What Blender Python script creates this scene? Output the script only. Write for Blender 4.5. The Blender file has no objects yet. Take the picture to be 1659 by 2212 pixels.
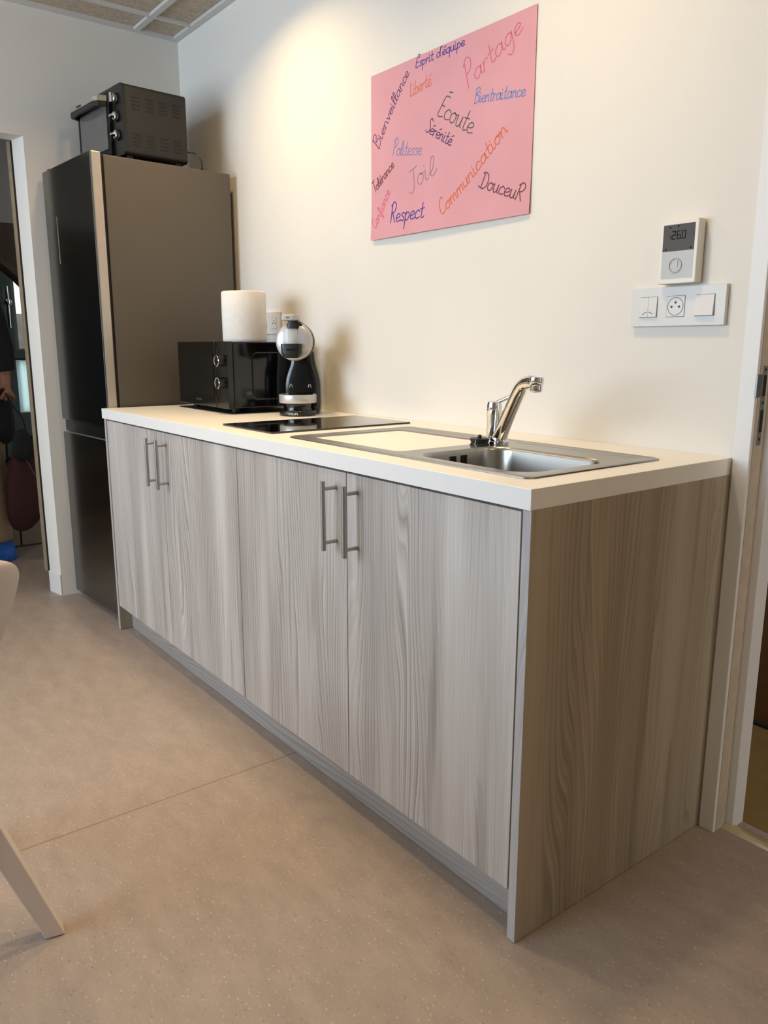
import bpy, bmesh, math, random
from mathutils import Vector, Matrix
random.seed(7)
scn = bpy.context.scene
COL = scn.collection
PI = math.pi

# ------------------------------------------------------------------ helpers
def lin(c):
    return tuple((v/12.92 if v <= .04045 else ((v+.055)/1.055)**2.4) for v in [x/255. for x in c])

def new_mat(name):
    m = bpy.data.materials.new(name); m.use_nodes = True
    nt = m.node_tree; nt.nodes.clear()
    out = nt.nodes.new('ShaderNodeOutputMaterial')
    b = nt.nodes.new('ShaderNodeBsdfPrincipled')
    nt.links.new(b.outputs[0], out.inputs[0])
    return m, nt, b

def N(nt, t, **kw):
    n = nt.nodes.new(t)
    for k, v in kw.items():
        if k.startswith('i_'):
            key = k[2:]
            n.inputs[int(key) if key.isdigit() else key].default_value = v
        else:
            setattr(n, k, v)
    return n

def L(nt, a, b): nt.links.new(a, b)

def math_n(nt, op, a, b=None, c=None):
    n = nt.nodes.new('ShaderNodeMath'); n.operation = op
    for i, v in enumerate((a, b, c)):
        if v is None: continue
        if isinstance(v, (int, float)): n.inputs[i].default_value = v
        else: nt.links.new(v, n.inputs[i])
    return n.outputs[0]

def mixc(nt, fac, a, b, blend='MIX'):
    n = nt.nodes.new('ShaderNodeMix'); n.data_type = 'RGBA'; n.blend_type = blend
    for idx, v in ((0, fac), (6, a), (7, b)):
        if isinstance(v, (int, float)): n.inputs[idx].default_value = v
        elif isinstance(v, tuple): n.inputs[idx].default_value = v if len(v) == 4 else v+(1,)
        else: nt.links.new(v, n.inputs[idx])
    return n.outputs[2]

def ramp(nt, fac, stops):
    n = nt.nodes.new('ShaderNodeValToRGB')
    while len(n.color_ramp.elements) < len(stops): n.color_ramp.elements.new(.5)
    for e, (p, c) in zip(n.color_ramp.elements, stops):
        e.position = p; e.color = c if len(c) == 4 else c+(1,)
    nt.links.new(fac, n.inputs[0]); return n.outputs[0]

def mat(name, rgb, rough=.5, metal=0., var=.05, scale=25., spec=.5, coat=0., bump=0., bscale=200., srgb=True, **kw):
    """plain surface with a little procedural unevenness in colour"""
    m, nt, b = new_mat(name)
    c = lin(rgb) if srgb else rgb
    tc = N(nt, 'ShaderNodeTexCoord')
    nz = N(nt, 'ShaderNodeTexNoise', i_Scale=scale, i_Detail=4.); L(nt, tc.outputs['Object'], nz.inputs['Vector'])
    d = tuple(max(0, x*(1-var)) for x in c); l = tuple(min(1, x*(1+var)) for x in c)
    col = ramp(nt, nz.outputs['Fac'], [(.3, d), (.7, l)])
    L(nt, col, b.inputs['Base Color'])
    b.inputs['Roughness'].default_value = rough; b.inputs['Metallic'].default_value = metal
    b.inputs['Specular IOR Level'].default_value = spec; b.inputs['Coat Weight'].default_value = coat
    b.inputs['Coat Roughness'].default_value = .05
    for k, v in kw.items(): b.inputs[k].default_value = v
    if bump:
        n2 = N(nt, 'ShaderNodeTexNoise', i_Scale=bscale, i_Detail=3.); L(nt, tc.outputs['Object'], n2.inputs['Vector'])
        bp = N(nt, 'ShaderNodeBump', i_Strength=bump, i_Distance=.002); L(nt, n2.outputs['Fac'], bp.inputs['Height'])
        L(nt, bp.outputs[0], b.inputs['Normal'])
    return m

class MB:
    """collects solids, then links them as ONE mesh object"""
    def __init__(s): s.bm = bmesh.new()
    def face(s, vs): 
        try: return s.bm.faces.new(vs)
        except ValueError: return None
    def box(s, x0, x1, y0, y1, z0, z1, M=None):
        P = [Vector((x, y, z)) for z in (z0, z1) for x, y in ((x0, y0), (x1, y0), (x1, y1), (x0, y1))]
        if M: P = [M @ p for p in P]
        v = [s.bm.verts.new(p) for p in P]
        for f in ((3, 2, 1, 0), (4, 5, 6, 7), (0, 1, 5, 4), (1, 2, 6, 5), (2, 3, 7, 6), (3, 0, 4, 7)): s.face([v[i] for i in f])
        return s
    def prism(s, pts, axis, a, b, M=None):
        """2-D polygon extruded along axis (0,1,2) from a to b; pts are the two other coordinates in order"""
        def mk(p, t):
            c = [0, 0, 0]; o = [i for i in range(3) if i != axis]
            c[o[0]], c[o[1]], c[axis] = p[0], p[1], t
            v = Vector(c); return M @ v if M else v
        A = [s.bm.verts.new(mk(p, a)) for p in pts]; B = [s.bm.verts.new(mk(p, b)) for p in pts]
        n = len(pts)
        s.face(A[::-1]); s.face(B)
        for i in range(n): s.face([A[i], A[(i+1) % n], B[(i+1) % n], B[i]])
        return s
    def loft(s, rings, cap=True, closed=True):
        R = [[s.bm.verts.new(Vector(p)) for p in r] for r in rings]
        n = len(R[0])
        for a, b in zip(R, R[1:]):
            for i in range(n if closed else n-1): s.face([a[i], a[(i+1) % n], b[(i+1) % n], b[i]])
        if cap: s.face(R[0][::-1]); s.face(R[-1])
        return s
    def lathe(s, prof, seg=32, M=None, cap=True):
        """prof: (radius, height) up the local z axis"""
        rings = []
        for r, h in prof:
            ring = [Vector((r*math.cos(2*PI*i/seg), r*math.sin(2*PI*i/seg), h)) for i in range(seg)]
            rings.append([M @ p for p in ring] if M else ring)
        return s.loft(rings, cap)
    def tube(s, pts, rad, seg=12, cap=True, flat=1.0):
        pts = [Vector(p) for p in pts]; n = len(pts)
        rr = rad if isinstance(rad, (list, tuple)) else [rad]*n
        rings = []; up = None
        for i, p in enumerate(pts):
            t = (pts[min(i+1, n-1)]-pts[max(i-1, 0)]).normalized()
            if up is None:
                up = Vector((0, 0, 1)) if abs(t.z) < .9 else Vector((1, 0, 0))
            u = (up - t*up.dot(t)).normalized(); w = t.cross(u); up = u
            rings.append([p + u*rr[i]*math.cos(2*PI*k/seg) + w*rr[i]*flat*math.sin(2*PI*k/seg) for k in range(seg)])
        return s.loft(rings, cap)
    def build(s, name, m, parent=None, smooth=False, bevel=0., seg=2, angle=35, sub=0):
        bmesh.ops.recalc_face_normals(s.bm, faces=s.bm.faces[:])
        me = bpy.data.meshes.new(name); s.bm.to_mesh(me); s.bm.free()
        if smooth:
            for p in me.polygons: p.use_smooth = True
        o = bpy.data.objects.new(name, me); COL.objects.link(o)
        if m: me.materials.append(m)
        if parent: o.parent = parent
        if bevel:
            md = o.modifiers.new('edge', 'BEVEL'); md.width = bevel; md.segments = seg; md.limit_method = 'ANGLE'; md.angle_limit = math.radians(angle)
        if sub:
            md = o.modifiers.new('sub', 'SUBSURF'); md.levels = sub; md.render_levels = sub
        if smooth:
            try: me.set_sharp_from_angle(angle=math.radians(40))
            except Exception: pass
        return o

def empty(name, loc=(0, 0, 0), rz=0.):
    o = bpy.data.objects.new(name, None); COL.objects.link(o); o.location = loc; o.rotation_euler = (0, 0, rz)
    o.empty_display_size = .05; return o
def tag(o, label, cat, group=None, kind=None):
    o['label'] = label; o['category'] = cat
    if group: o['group'] = group
    if kind: o['kind'] = kind
    return o
def struct(o, label=None):
    o['kind'] = 'structure'
    if label: o['label'] = label
    return o
def dup(o, parent=None):
    c = o.copy(); COL.objects.link(c)
    if parent: c.parent = parent
    for ch in list(o.children): dup(ch, c)
    return c

def rrect(x0, x1, y0, y1, r, n=6):
    pts = []
    for cx, cy, a0 in ((x1-r, y1-r, 0), (x0+r, y1-r, 90), (x0+r, y0+r, 180), (x1-r, y0+r, 270)):
        for i in range(n+1):
            a = math.radians(a0+90*i/n); pts.append((cx+r*math.cos(a), cy+r*math.sin(a)))
    return pts

def smooth_path(pts, k=6):
    pts = [Vector(p) for p in pts]
    if len(pts) < 3: return pts
    out = []
    for i in range(len(pts)-1):
        p0 = pts[max(i-1, 0)]; p1 = pts[i]; p2 = pts[i+1]; p3 = pts[min(i+2, len(pts)-1)]
        for j in range(k):
            t = j/k
            out.append(.5*((2*p1)+(p2-p0)*t+(2*p0-5*p1+4*p2-p3)*t*t+(3*p1-p0-3*p2+p3)*t**3))
    out.append(pts[-1]); return out

def lettering(name, txt, size, m, parent, M, depth=.0004):
    cu = bpy.data.curves.new(name, 'FONT'); cu.body = txt; cu.size = size; cu.align_x = 'CENTER'; cu.extrude = depth
    t = bpy.data.objects.new(name+'_tmp', cu); COL.objects.link(t)
    dg = bpy.context.evaluated_depsgraph_get(); me = bpy.data.meshes.new_from_object(t.evaluated_get(dg))
    bpy.data.objects.remove(t)
    me.transform(M); me.materials.clear(); me.materials.append(m)
    o = bpy.data.objects.new(name, me); COL.objects.link(o); o.parent = parent; return o

# ------------------------------------------------------------------ materials
def wood_mat(name, dark, mid, light, horizontal=False, seed=0.):
    """grey larch print: fine growth lines that wander and bulge along the grain"""
    m, nt, b = new_mat(name)
    geo = N(nt, 'ShaderNodeNewGeometry'); sep = N(nt, 'ShaderNodeSeparateXYZ'); L(nt, geo.outputs['Position'], sep.inputs[0])
    if horizontal:
        u = math_n(nt, 'ADD', sep.outputs[2], seed); v = math_n(nt, 'ADD', sep.outputs[0], sep.outputs[1])
    else:
        u = math_n(nt, 'ADD', math_n(nt, 'ADD', sep.outputs[0], sep.outputs[1]), seed); v = sep.outputs[2]
    def nz(su, sv, detail=2., off=0., rough=.5):
        c = N(nt, 'ShaderNodeCombineXYZ'); L(nt, math_n(nt, 'MULTIPLY', u, su), c.inputs[0]); L(nt, math_n(nt, 'MULTIPLY', v, sv), c.inputs[1]); c.inputs[2].default_value = off+seed*3
        n = N(nt, 'ShaderNodeTexNoise', i_Scale=1., i_Detail=detail, i_Roughness=rough); L(nt, c.outputs[0], n.inputs['Vector']); return n.outputs['Fac']
    warp = math_n(nt, 'MULTIPLY', math_n(nt, 'SUBTRACT', nz(6., .55, 1.5), .5), 17.)
    bulge = math_n(nt, 'MULTIPLY', math_n(nt, 'SUBTRACT', nz(17., 2.2, 1., 4.), .5), 2.2)
    ph = math_n(nt, 'ADD', math_n(nt, 'ADD', math_n(nt, 'MULTIPLY', u, 78.), warp), bulge)
    fr = math_n(nt, 'FRACT', ph)
    ring = ramp(nt, fr, [(0., (0, 0, 0)), (.55, (.35,)*3), (.86, (1, 1, 1)), (1., (.0,)*3)])
    ph2 = math_n(nt, 'MULTIPLY', ph, 2.6)
    ring2 = ramp(nt, math_n(nt, 'FRACT', ph2), [(0., (0, 0, 0)), (.8, (1, 1, 1)), (1., (0, 0, 0))])
    sel = ramp(nt, nz(9., .7, 2., 9.), [(.38, (0, 0, 0)), (.62, (1, 1, 1))])
    amt = math_n(nt, 'MULTIPLY', ring, math_n(nt, 'ADD', math_n(nt, 'MULTIPLY', sel, .66), .13))
    amt = math_n(nt, 'ADD', amt, math_n(nt, 'MULTIPLY', ring2, math_n(nt, 'ADD', math_n(nt, 'MULTIPLY', sel, .42), .20)))
    broad = ramp(nt, nz(13., .55, 3., 2., .55), [(.20, dark), (.44, mid), (.74, light)])
    fib = nz(420., 6., 2., 5.)
    col = mixc(nt, amt, broad, mixc(nt, .80, broad, tuple(x*.9 for x in dark)))
    streak = ramp(nt, nz(30., 1.5, 1.5, 13.), [(.62, (0, 0, 0)), (.70, (1, 1, 1))])
    col = mixc(nt, math_n(nt, 'MULTIPLY', streak, .5), col, dark)
    col = mixc(nt, math_n(nt, 'MULTIPLY', math_n(nt, 'SUBTRACT', fib, .35), .42), col, tuple(x*.55 for x in mid))
    L(nt, col, b.inputs['Base Color']); b.inputs['Roughness'].default_value = .55; b.inputs['Specular IOR Level'].default_value = .3
    bp = N(nt, 'ShaderNodeBump', i_Strength=.12, i_Distance=.001); L(nt, amt, bp.inputs['Height']); L(nt, bp.outputs[0], b.inputs['Normal'])
    return m

WD, WM, WL = (.25, .215, .19), (.51, .462, .42), (.65, .602, .555)
M_WOOD = wood_mat('grey larch print', WD, WM, WL)
M_WOODWARM = wood_mat('grey larch print warm-lit', (.235, .187, .135), (.40, .332, .248), (.50, .42, .32), seed=2.7)  # same print as the doors, warm lamplight tinted into its colours
M_WOODH = wood_mat('grey larch print plinth', (.24, .215, .195), (.38, .345, .315), (.47, .43, .395), True, .4)
M_WEDGE = wood_mat('grey larch edge', (.37, .35, .34), (.44, .42, .41), (.50, .48, .47), seed=5.1)

def floor_mat():
    m, nt, b = new_mat('speckled linoleum')
    geo = N(nt, 'ShaderNodeNewGeometry')
    mp = N(nt, 'ShaderNodeMapping'); mp.inputs['Scale'].default_value = (1, 2.2, 1); mp.inputs['Rotation'].default_value = (0, 0, .5); L(nt, geo.outputs['Position'], mp.inputs[0])
    n1 = N(nt, 'ShaderNodeTexNoise', i_Scale=9., i_Detail=6., i_Roughness=.62); L(nt, mp.outputs[0], n1.inputs['Vector'])
    base = ramp(nt, n1.outputs['Fac'], [(.3, (.30, .243, .205)), (.7, (.37, .30, .255))])
    n2 = N(nt, 'ShaderNodeTexNoise', i_Scale=95., i_Detail=2.); L(nt, mp.outputs[0], n2.inputs['Vector'])
    f2 = ramp(nt, n2.outputs['Fac'], [(.62, (0, 0, 0)), (.72, (1, 1, 1))])
    base = mixc(nt, math_n(nt, 'MULTIPLY', f2, .5), base, (.56, .47, .38))
    n3 = N(nt, 'ShaderNodeTexNoise', i_Scale=80., i_Detail=2.); mp3 = N(nt, 'ShaderNodeMapping'); mp3.inputs['Location'].default_value = (3, 7, 1); L(nt, mp.outputs[0], mp3.inputs[0]); L(nt, mp3.outputs[0], n3.inputs['Vector'])
    f3 = ramp(nt, n3.outputs['Fac'], [(.66, (0, 0, 0)), (.75, (1, 1, 1))])
    base = mixc(nt, math_n(nt, 'MULTIPLY', f3, .5), base, (.17, .12, .09))
    vo = N(nt, 'ShaderNodeTexVoronoi', i_Scale=52.); L(nt, mp.outputs[0], vo.inputs['Vector'])
    sp = math_n(nt, 'LESS_THAN', vo.outputs['Distance'], .13)
    pick = math_n(nt, 'MULTIPLY', sp, .75)
    sc = N(nt, 'ShaderNodeSeparateColor'); L(nt, vo.outputs['Color'], sc.inputs[0])
    spc = ramp(nt, sc.outputs[0], [(.24, (.19, .13, .10)), (.27, (.37, .295, .24)), (.62, (.37, .295, .24)), (.65, (.60, .51, .42))])
    base = mixc(nt, pick, base, spc)
    sep = N(nt, 'ShaderNodeSeparateXYZ'); L(nt, geo.outputs['Position'], sep.inputs[0])
    seam = math_n(nt, 'LESS_THAN', math_n(nt, 'ABSOLUTE', math_n(nt, 'ADD', sep.outputs[0], .893)), .0024)
    base = mixc(nt, math_n(nt, 'MULTIPLY', seam, .6), base, (.16, .11, .08))
    L(nt, base, b.inputs['Base Color']); b.inputs['Roughness'].default_value = .42; b.inputs['Specular IOR Level'].default_value = .32
    bp = N(nt, 'ShaderNodeBump', i_Strength=.04, i_Distance=.002); L(nt, n2.outputs['Fac'], bp.inputs['Height']); L(nt, bp.outputs[0], b.inputs['Normal'])
    return m
M_FLOOR = floor_mat()

def tile_mat():
    m, nt, b = new_mat('mineral ceiling tile')
    geo = N(nt, 'ShaderNodeNewGeometry')
    n1 = N(nt, 'ShaderNodeTexNoise', i_Scale=55., i_Detail=5., i_Roughness=.7); L(nt, geo.outputs['Position'], n1.inputs['Vector'])
    n2 = N(nt, 'ShaderNodeTexNoise', i_Scale=190., i_Detail=2.); L(nt, geo.outputs['Position'], n2.inputs['Vector'])
    c = ramp(nt, n1.outputs['Fac'], [(.35, (.42, .345, .26)), (.65, (.64, .54, .43))])
    c = mixc(nt, math_n(nt, 'MULTIPLY', n2.outputs['Fac'], .4), c, (.36, .29, .21))
    L(nt, c, b.inputs['Base Color']); b.inputs['Roughness'].default_value = .95
    bp = N(nt, 'ShaderNodeBump', i_Strength=.5, i_Distance=.003); L(nt, n2.outputs['Fac'], bp.inputs['Height']); L(nt, bp.outputs[0], b.inputs['Normal'])
    return m
M_TILE = tile_mat()

def steel_mat(name, rgb=(178, 174, 168), rough=.26, su=260., sv=3., rotx=False):
    m, nt, b = new_mat(name)
    geo = N(nt, 'ShaderNodeNewGeometry'); mp = N(nt, 'ShaderNodeMapping'); L(nt, geo.outputs['Position'], mp.inputs[0])
    mp.inputs['Scale'].default_value = (sv, su, su) if rotx else (su, su, sv)
    n = N(nt, 'ShaderNodeTexNoise', i_Scale=1., i_Detail=2.); L(nt, mp.outputs[0], n.inputs['Vector'])
    c = lin(rgb)
    L(nt, ramp(nt, n.outputs['Fac'], [(.3, tuple(x*.96 for x in c)), (.7, c)]), b.inputs['Base Color'])
    r = N(nt, 'ShaderNodeMapRange'); L(nt, n.outputs['Fac'], r.inputs[0]); r.inputs[3].default_value = rough*.93; r.inputs[4].default_value = rough*1.07
    L(nt, r.outputs[0], b.inputs['Roughness']); b.inputs['Metallic'].default_value = 1.
    return m
M_STEEL = steel_mat('brushed stainless steel', (170, 167, 162), .3, 160., 2., rotx=True)
M_HANDLE = steel_mat('satin steel handle', (175, 172, 168), .3, 300, 300)
M_CHROME = mat('polished chrome', (225, 225, 225), .06, 1., .02)
M_WALL = mat('matt white wall paint', (226, 221, 212), .92, var=.015, scale=3., bump=.05, bscale=400.)
M_TRIMW = mat('satin white paint', (226, 224, 222), .45, var=.015, scale=6.)
M_TBAR = mat('white ceiling bar', (206, 204, 200), .5, var=.02)
M_TOP = mat('white laminate worktop', (232, 229, 224), .38, var=.012, scale=40., spec=.4)
M_CARC = mat('dark carcass edge', (58, 56, 55), .7)
M_DARKGAP = mat('dark gap', (22, 21, 22), .8)
M_BLACKGL = mat('black ceramic glass', (9, 9, 10), .03, spec=.5, var=.02, coat=.4)
M_BLACK = mat('black plastic', (17, 17, 18), .3, var=.1)
M_BLACKM = mat('matt black metal', (24, 22, 21), .5, var=.08, bump=.08, bscale=500)
M_GLOSSB = mat('gloss black', (10, 11, 12), .12, var=.05)
M_RUBBER = mat('black rubber', (14, 14, 15), .55)
M_OVGLASS = mat('oven glass with painted reflection', (98, 95, 91), .12, var=.05)  # base grey raised to stand in for the reflected wall
M_MWGLASS = mat('dark mesh window', (12, 14, 14), .22, var=.3, scale=900.)
M_FRFRONT = steel_mat('dark graphite steel door', (128, 131, 133), .2, 200, 4)
M_FRSIDE = mat('grey lacquered side', (92, 85, 76), .5, .15, var=.04, scale=300.)
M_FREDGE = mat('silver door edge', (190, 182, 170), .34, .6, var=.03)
M_SILVER = mat('silver plastic', (190, 190, 190), .32, .4, var=.03)
M_LGREY = mat('light grey plastic', (168, 168, 166), .4, .1, var=.03)
M_CLEAR, nt_, b_ = new_mat('clear smoked plastic')
b_.inputs['Base Color'].default_value = (.75, .75, .78, 1); b_.inputs['Roughness'].default_value = .12; b_.inputs['Alpha'].default_value = .45
M_PAPERW = mat('white paper', (236, 231, 222), .9, var=.03, scale=60., bump=.2, bscale=600.)
M_PLATE = mat('white switch plastic', (210, 208, 204), .35, var=.01)
M_PLATE2 = mat('warm white switch plastic', (218, 210, 206), .35, var=.01)
M_TRIMGAP = mat('grey joint', (120, 116, 110), .8)
M_HOLE = mat('socket hole', (58, 56, 54), .7)
M_SCREEN = mat('grey liquid crystal screen', (80, 76, 73), .45, var=.03, spec=.2)
M_DIGIT = mat('dark liquid crystal digit', (14, 13, 13), .6, spec=.1)
M_THGREY = mat('grey thermostat face', (176, 175, 170), .3, var=.02)
M_THRING = mat('grey dial ring', (160, 159, 155), .3)
M_POSTER = mat('pink poster paper', (211, 153, 162), .85, var=.03, scale=8.)
M_CHAIRW = mat('white chair lacquer', (214, 203, 196), .4, var=.02)
M_LATCH = mat('worn zinc strike plate', (128, 132, 132), .4, .7, var=.15, scale=80.)
M_BRASS = mat('pale metal threshold strip', (205, 190, 155), .4, .5, var=.1, scale=60.)
M_JAMB = mat('primed door frame', (206, 192, 170), .5, var=.05, scale=20.)
M_DARKWD = mat('dark brown wall', (92, 60, 30), .5, var=.1)
M_WALLDIM = mat('dimmed white wall paint', (150, 148, 146), .9, var=.02)  # white wall paint greyed down, the corridor's dimness put into the colour

# ------------------------------------------------------------------ room shell
b = MB()
b.box(-6.2, 3.3, -4.3, 2.4, -.1, 0)
struct(b.build('floor', M_FLOOR), 'speckled beige linoleum floor')

XL = -2.794
b = MB()
b.box(XL-.11, .005, 0, .094, 0, 2.60); b.box(.95, 3.2, 0, .094, 0, 2.60); b.box(.005, .95, 0, .094, 2.06, 2.60)
struct(b.build('wall_back', M_WALL), 'white wall behind the kitchen counter')
b = MB()
b.prism([(XL, -.703), (XL, 0), (XL-.11, 0), (XL-.11, -.722)], 2, 0, 2.60)
b.box(XL-.11, XL, -4.2, -1.70, 0, 2.60)
b.box(XL-.11, XL, -1.70, -.703, 1.988, 2.60)
struct(b.build('wall_left', M_WALL), 'white wall behind the fridge with the corridor opening')
b = MB()
b.box(XL-.11, -2.75, -4.3, -4.2, 0, 2.6); b.box(-.15, 3.3, -4.3, -4.2, 0, 2.6); b.box(-2.75, -.15, -4.3, -4.2, 0, .85); b.box(-2.75, -.15, -4.3, -4.2, 2.3, 2.6)
struct(b.build('wall_front', M_WALL))
b = MB(); b.box(3.2, 3.3, -4.2, .094, 0, 2.6); struct(b.build('wall_right', M_WALL))

b = MB()
b.box(XL-.11, 3.3, -4.3, .094, 2.497, 2.6)
ceil = struct(b.build('ceiling', M_TILE), 'beige mineral tile ceiling in a white grid')
b = MB()
z0, z1 = 2.484, 2.4968
b.box(XL, 3.2, -.031, -.0005, z0, z1); b.box(XL+.0005, XL+.027, -4.2, -.031, z0, z1)
for k in range(7):
    b.box(XL+.027, 3.2, -.213-.6*k, -.187-.6*k, z0, z1)
for k in range(10):
    x = -2.60+.6*k
    for j in range(7):
        ya = -.031 if j == 0 else -.213-.6*(j-1)
        b.box(x, x+.015, -.187-.6*j, ya, z0, z1)
b.build('ceiling_grid', M_TBAR, ceil)

# baseboard round the end of the left wall
b = MB()
b.prism([(XL+.001, -.703), (XL+.001, -.709), (XL-.112, -.728), (XL-.112, -.722)], 2, 0, .1)
struct(b.build('baseboard_left', M_TRIMW, bevel=.0015))
# wooden stop strip and dark seal at the far edge of the opening
b = MB(); b.box(-2.935, -2.9055, -.7375, -.716, .101, 1.985)
t2 = struct(b.build('trim_2', mat('pale oak strip', (150, 134, 110), .5, var=.1), bevel=.001))
b = MB(); b.box(-2.9052, -2.9042, -.7295, -.722, .101, 1.985); b.build('seal', M_DARKGAP, t2)

# right door frame (rebated), strike plate, threshold
b = MB()
prof = [(.006, -.006), (.042, -.006), (.042, .046), (.062, .046), (.062, .096), (.006, .096)]
b.prism(prof, 2, 0, 2.04)
t1 = struct(b.build('trim_1', M_TRIMW, bevel=.0012), 'white rebated door frame beside the counter end')
b = MB(); b.box(.0424, .0432, .004, .0455, .001, 2.03); b.build('rebate_tint', mat('shade-tinted rebate', (188, 174, 154), .6, var=.08), t1)  # rebate face tinted beige, its shade and yellowish light put into the colour
b = MB(); b.box(.0434, .0448, .016, .032, .930, 1.100)
sp = b.build('strike_plate', M_LATCH, t1, bevel=.0006)
for za, zb in ((.958, 1.006), (1.036, 1.080)):
    b = MB(); b.box(.0437, .0452, .0175, .0308, za, zb); b.build('latch_opening', M_DARKGAP, sp)
b = MB(); b.box(.0405, .0449, -.0075, .016, 1.034, 1.082); b.build('latch_lip', M_LATCH, sp, bevel=.0006)
for zz in (.943, 1.021, 1.092):
    b = MB(); b.lathe([(.003, 0), (.003, .001)], 12, Matrix.Translation((.0447, .024, zz)) @ Matrix.Rotation(PI/2, 4, 'Y')); b.build('screw', M_DARKGAP, sp)
b = MB(); b.prism([(.030, 0), (.034, .006), (.042, .009), (.052, .009), (.060, .006), (.064, 0)], 0, .043, .95)
th = struct(b.build('trim_3', M_BRASS), 'pale metal threshold strip in the doorway')
# room beyond the right door
b = MB(); b.box(-.9, 1.9, .62, .72, 0, 2.6)
struct(b.build('wall_beyond', M_DARKWD))
b = MB(); b.box(-.9, 1.9, .606, .62, 0, .012); struct(b.build('baseboard_beyond', M_DARKGAP))
b = MB(); b.box(-.9, 1.9, .094, .62, 2.3, 2.4); struct(b.build('ceiling_beyond', M_WALLDIM))
b = MB(); b.box(-.9, 1.9, .097, .605, 0, .002)
struct(b.build('floor_beyond', mat('brown floor', (128, 104, 62), .5, var=.12, scale=14.)))

# ------------------------------------------------------------------ corridor with round window
YC, ZC, RC = -.97, 1.045, .634
M_PANEL = wood_mat('dark brown wood wall', (.05, .032, .02), (.085, .058, .038), (.12, .085, .058), seed=9.)
M_PANELL = mat('beige wall base', (128, 110, 92), .6, var=.1)
b = MB()
seg = 72; bm = b.bm
def ringpts(x, r): return [bm.verts.new((x, YC+r*math.cos(2*PI*i/seg), ZC+r*math.sin(2*PI*i/seg))) for i in range(seg)]
def rectpts(x):
    out = []
    y0, y1, za, zb = -3.2, .6, .0, 1.785
    for i in range(seg):
        c, s_ = math.cos(2*PI*i/seg), math.sin(2*PI*i/seg)
        tx = ((y1-YC)/c if c > 0 else (y0-YC)/c) if abs(c) > 1e-6 else 1e9
        tz = ((zb-ZC)/s_ if s_ > 0 else (za-ZC)/s_) if abs(s_) > 1e-6 else 1e9
        t = min(tx, tz); out.append(bm.verts.new((x, YC+t*c, ZC+t*s_)))
    return out
A, B_, Cc, D_ = ringpts(-3.88, RC), rectpts(-3.88), ringpts(-3.97, RC), rectpts(-3.97)
for i in range(seg):
    j = (i+1) % seg
    b.face([A[i], A[j], B_[j], B_[i]]); b.face([Cc[i], Cc[j], D_[j], D_[i]]); b.face([A[i], A[j], Cc[j], Cc[i]]); b.face([B_[i], B_[j], D_[j], D_[i]])
struct(b.build('wall_corridor', M_PANEL), 'brown wooden corridor wall with a round glazed opening')
b = MB(); b.box(-3.97, -3.88, -3.2, .6, 1.785, 2.6); struct(b.build('wall_corridor_upper', M_WALLDIM))
b = MB(); b.box(-3.8795, -3.868, -.62, .5, .012, .22); b.box(-3.8795, -3.868, -2.9, -.63, .012, .12)
struct(b.build('baseboard_corridor', M_PANELL))
b = MB(); b.box(-3.97, XL-.11, .5, .6, 0, 2.6); b.box(-3.97, XL-.11, -3.3, -3.2, 0, 2.6); struct(b.build('wall_corridor_end', M_WALLDIM))
b = MB(); b.box(-6.2, XL-.11, -3.3, 2.4, 2.5, 2.6); struct(b.build('ceiling_corridor', M_WALLDIM))

M_GLASS, nt, pb = new_mat('dark tinted glass')
nt.nodes.remove(pb)
tr = N(nt, 'ShaderNodeBsdfTransparent'); tr.inputs[0].default_value = (.88, .90, .89, 1)
gl = N(nt, 'ShaderNodeBsdfGlossy'); gl.inputs['Roughness'].default_value = .02; gl.inputs[0].default_value = (.8, .9, .9, 1)
fz = N(nt, 'ShaderNodeFresnel'); fz.inputs[0].default_value = 1.5
mx = N(nt, 'ShaderNodeMixShader'); L(nt, fz.outputs[0], mx.inputs[0]); L(nt, tr.outputs[0], mx.inputs[1]); L(nt, gl.outputs[0], mx.inputs[2])
L(nt, mx.outputs[0], [n for n in nt.nodes if n.type == 'OUTPUT_MATERIAL'][0].inputs[0])
w1 = struct(empty('window_1', (-3.92, YC, ZC)), 'large round window in the brown corridor wall')
MX = Matrix.Rotation(PI/2, 4, 'Y')
b = MB(); b.lathe([(RC-.001, -.004), (RC-.001, .004)], 72, MX); b.build('pane', M_GLASS, w1)
b = MB(); b.lathe([(RC, .0405), (RC+.012, .058), (RC+.045, .058), (RC+.055, .0405)], 72, MX, cap=False)
b.build('frame', wood_mat('round frame wood', (.07, .045, .028), (.11, .075, .048), (.15, .105, .07), seed=3.), w1, smooth=True)
b = MB(); b.box(.006, .016, .318, .328, -.55, .57); b.box(.006, .014, .328, .55, .016, .024); b.build('mullion', M_DARKGAP, w1)
b = MB(); b.tube([(.045, .395, .19), (.045, .395, .41)], .009, 12); b.lathe([(.001, -.018), (.016, -.012), (.02, 0), (.016, .012), (.001, .018)], 14, Matrix.Translation((.045, .395, .325)))
b.tube([(.005, .395, .23), (.045, .395, .23)], .005, 8); b.tube([(.005, .395, .38), (.045, .395, .38)], .005, 8)
b.build('pull_handle', M_CHROME, w1, smooth=True)
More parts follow.
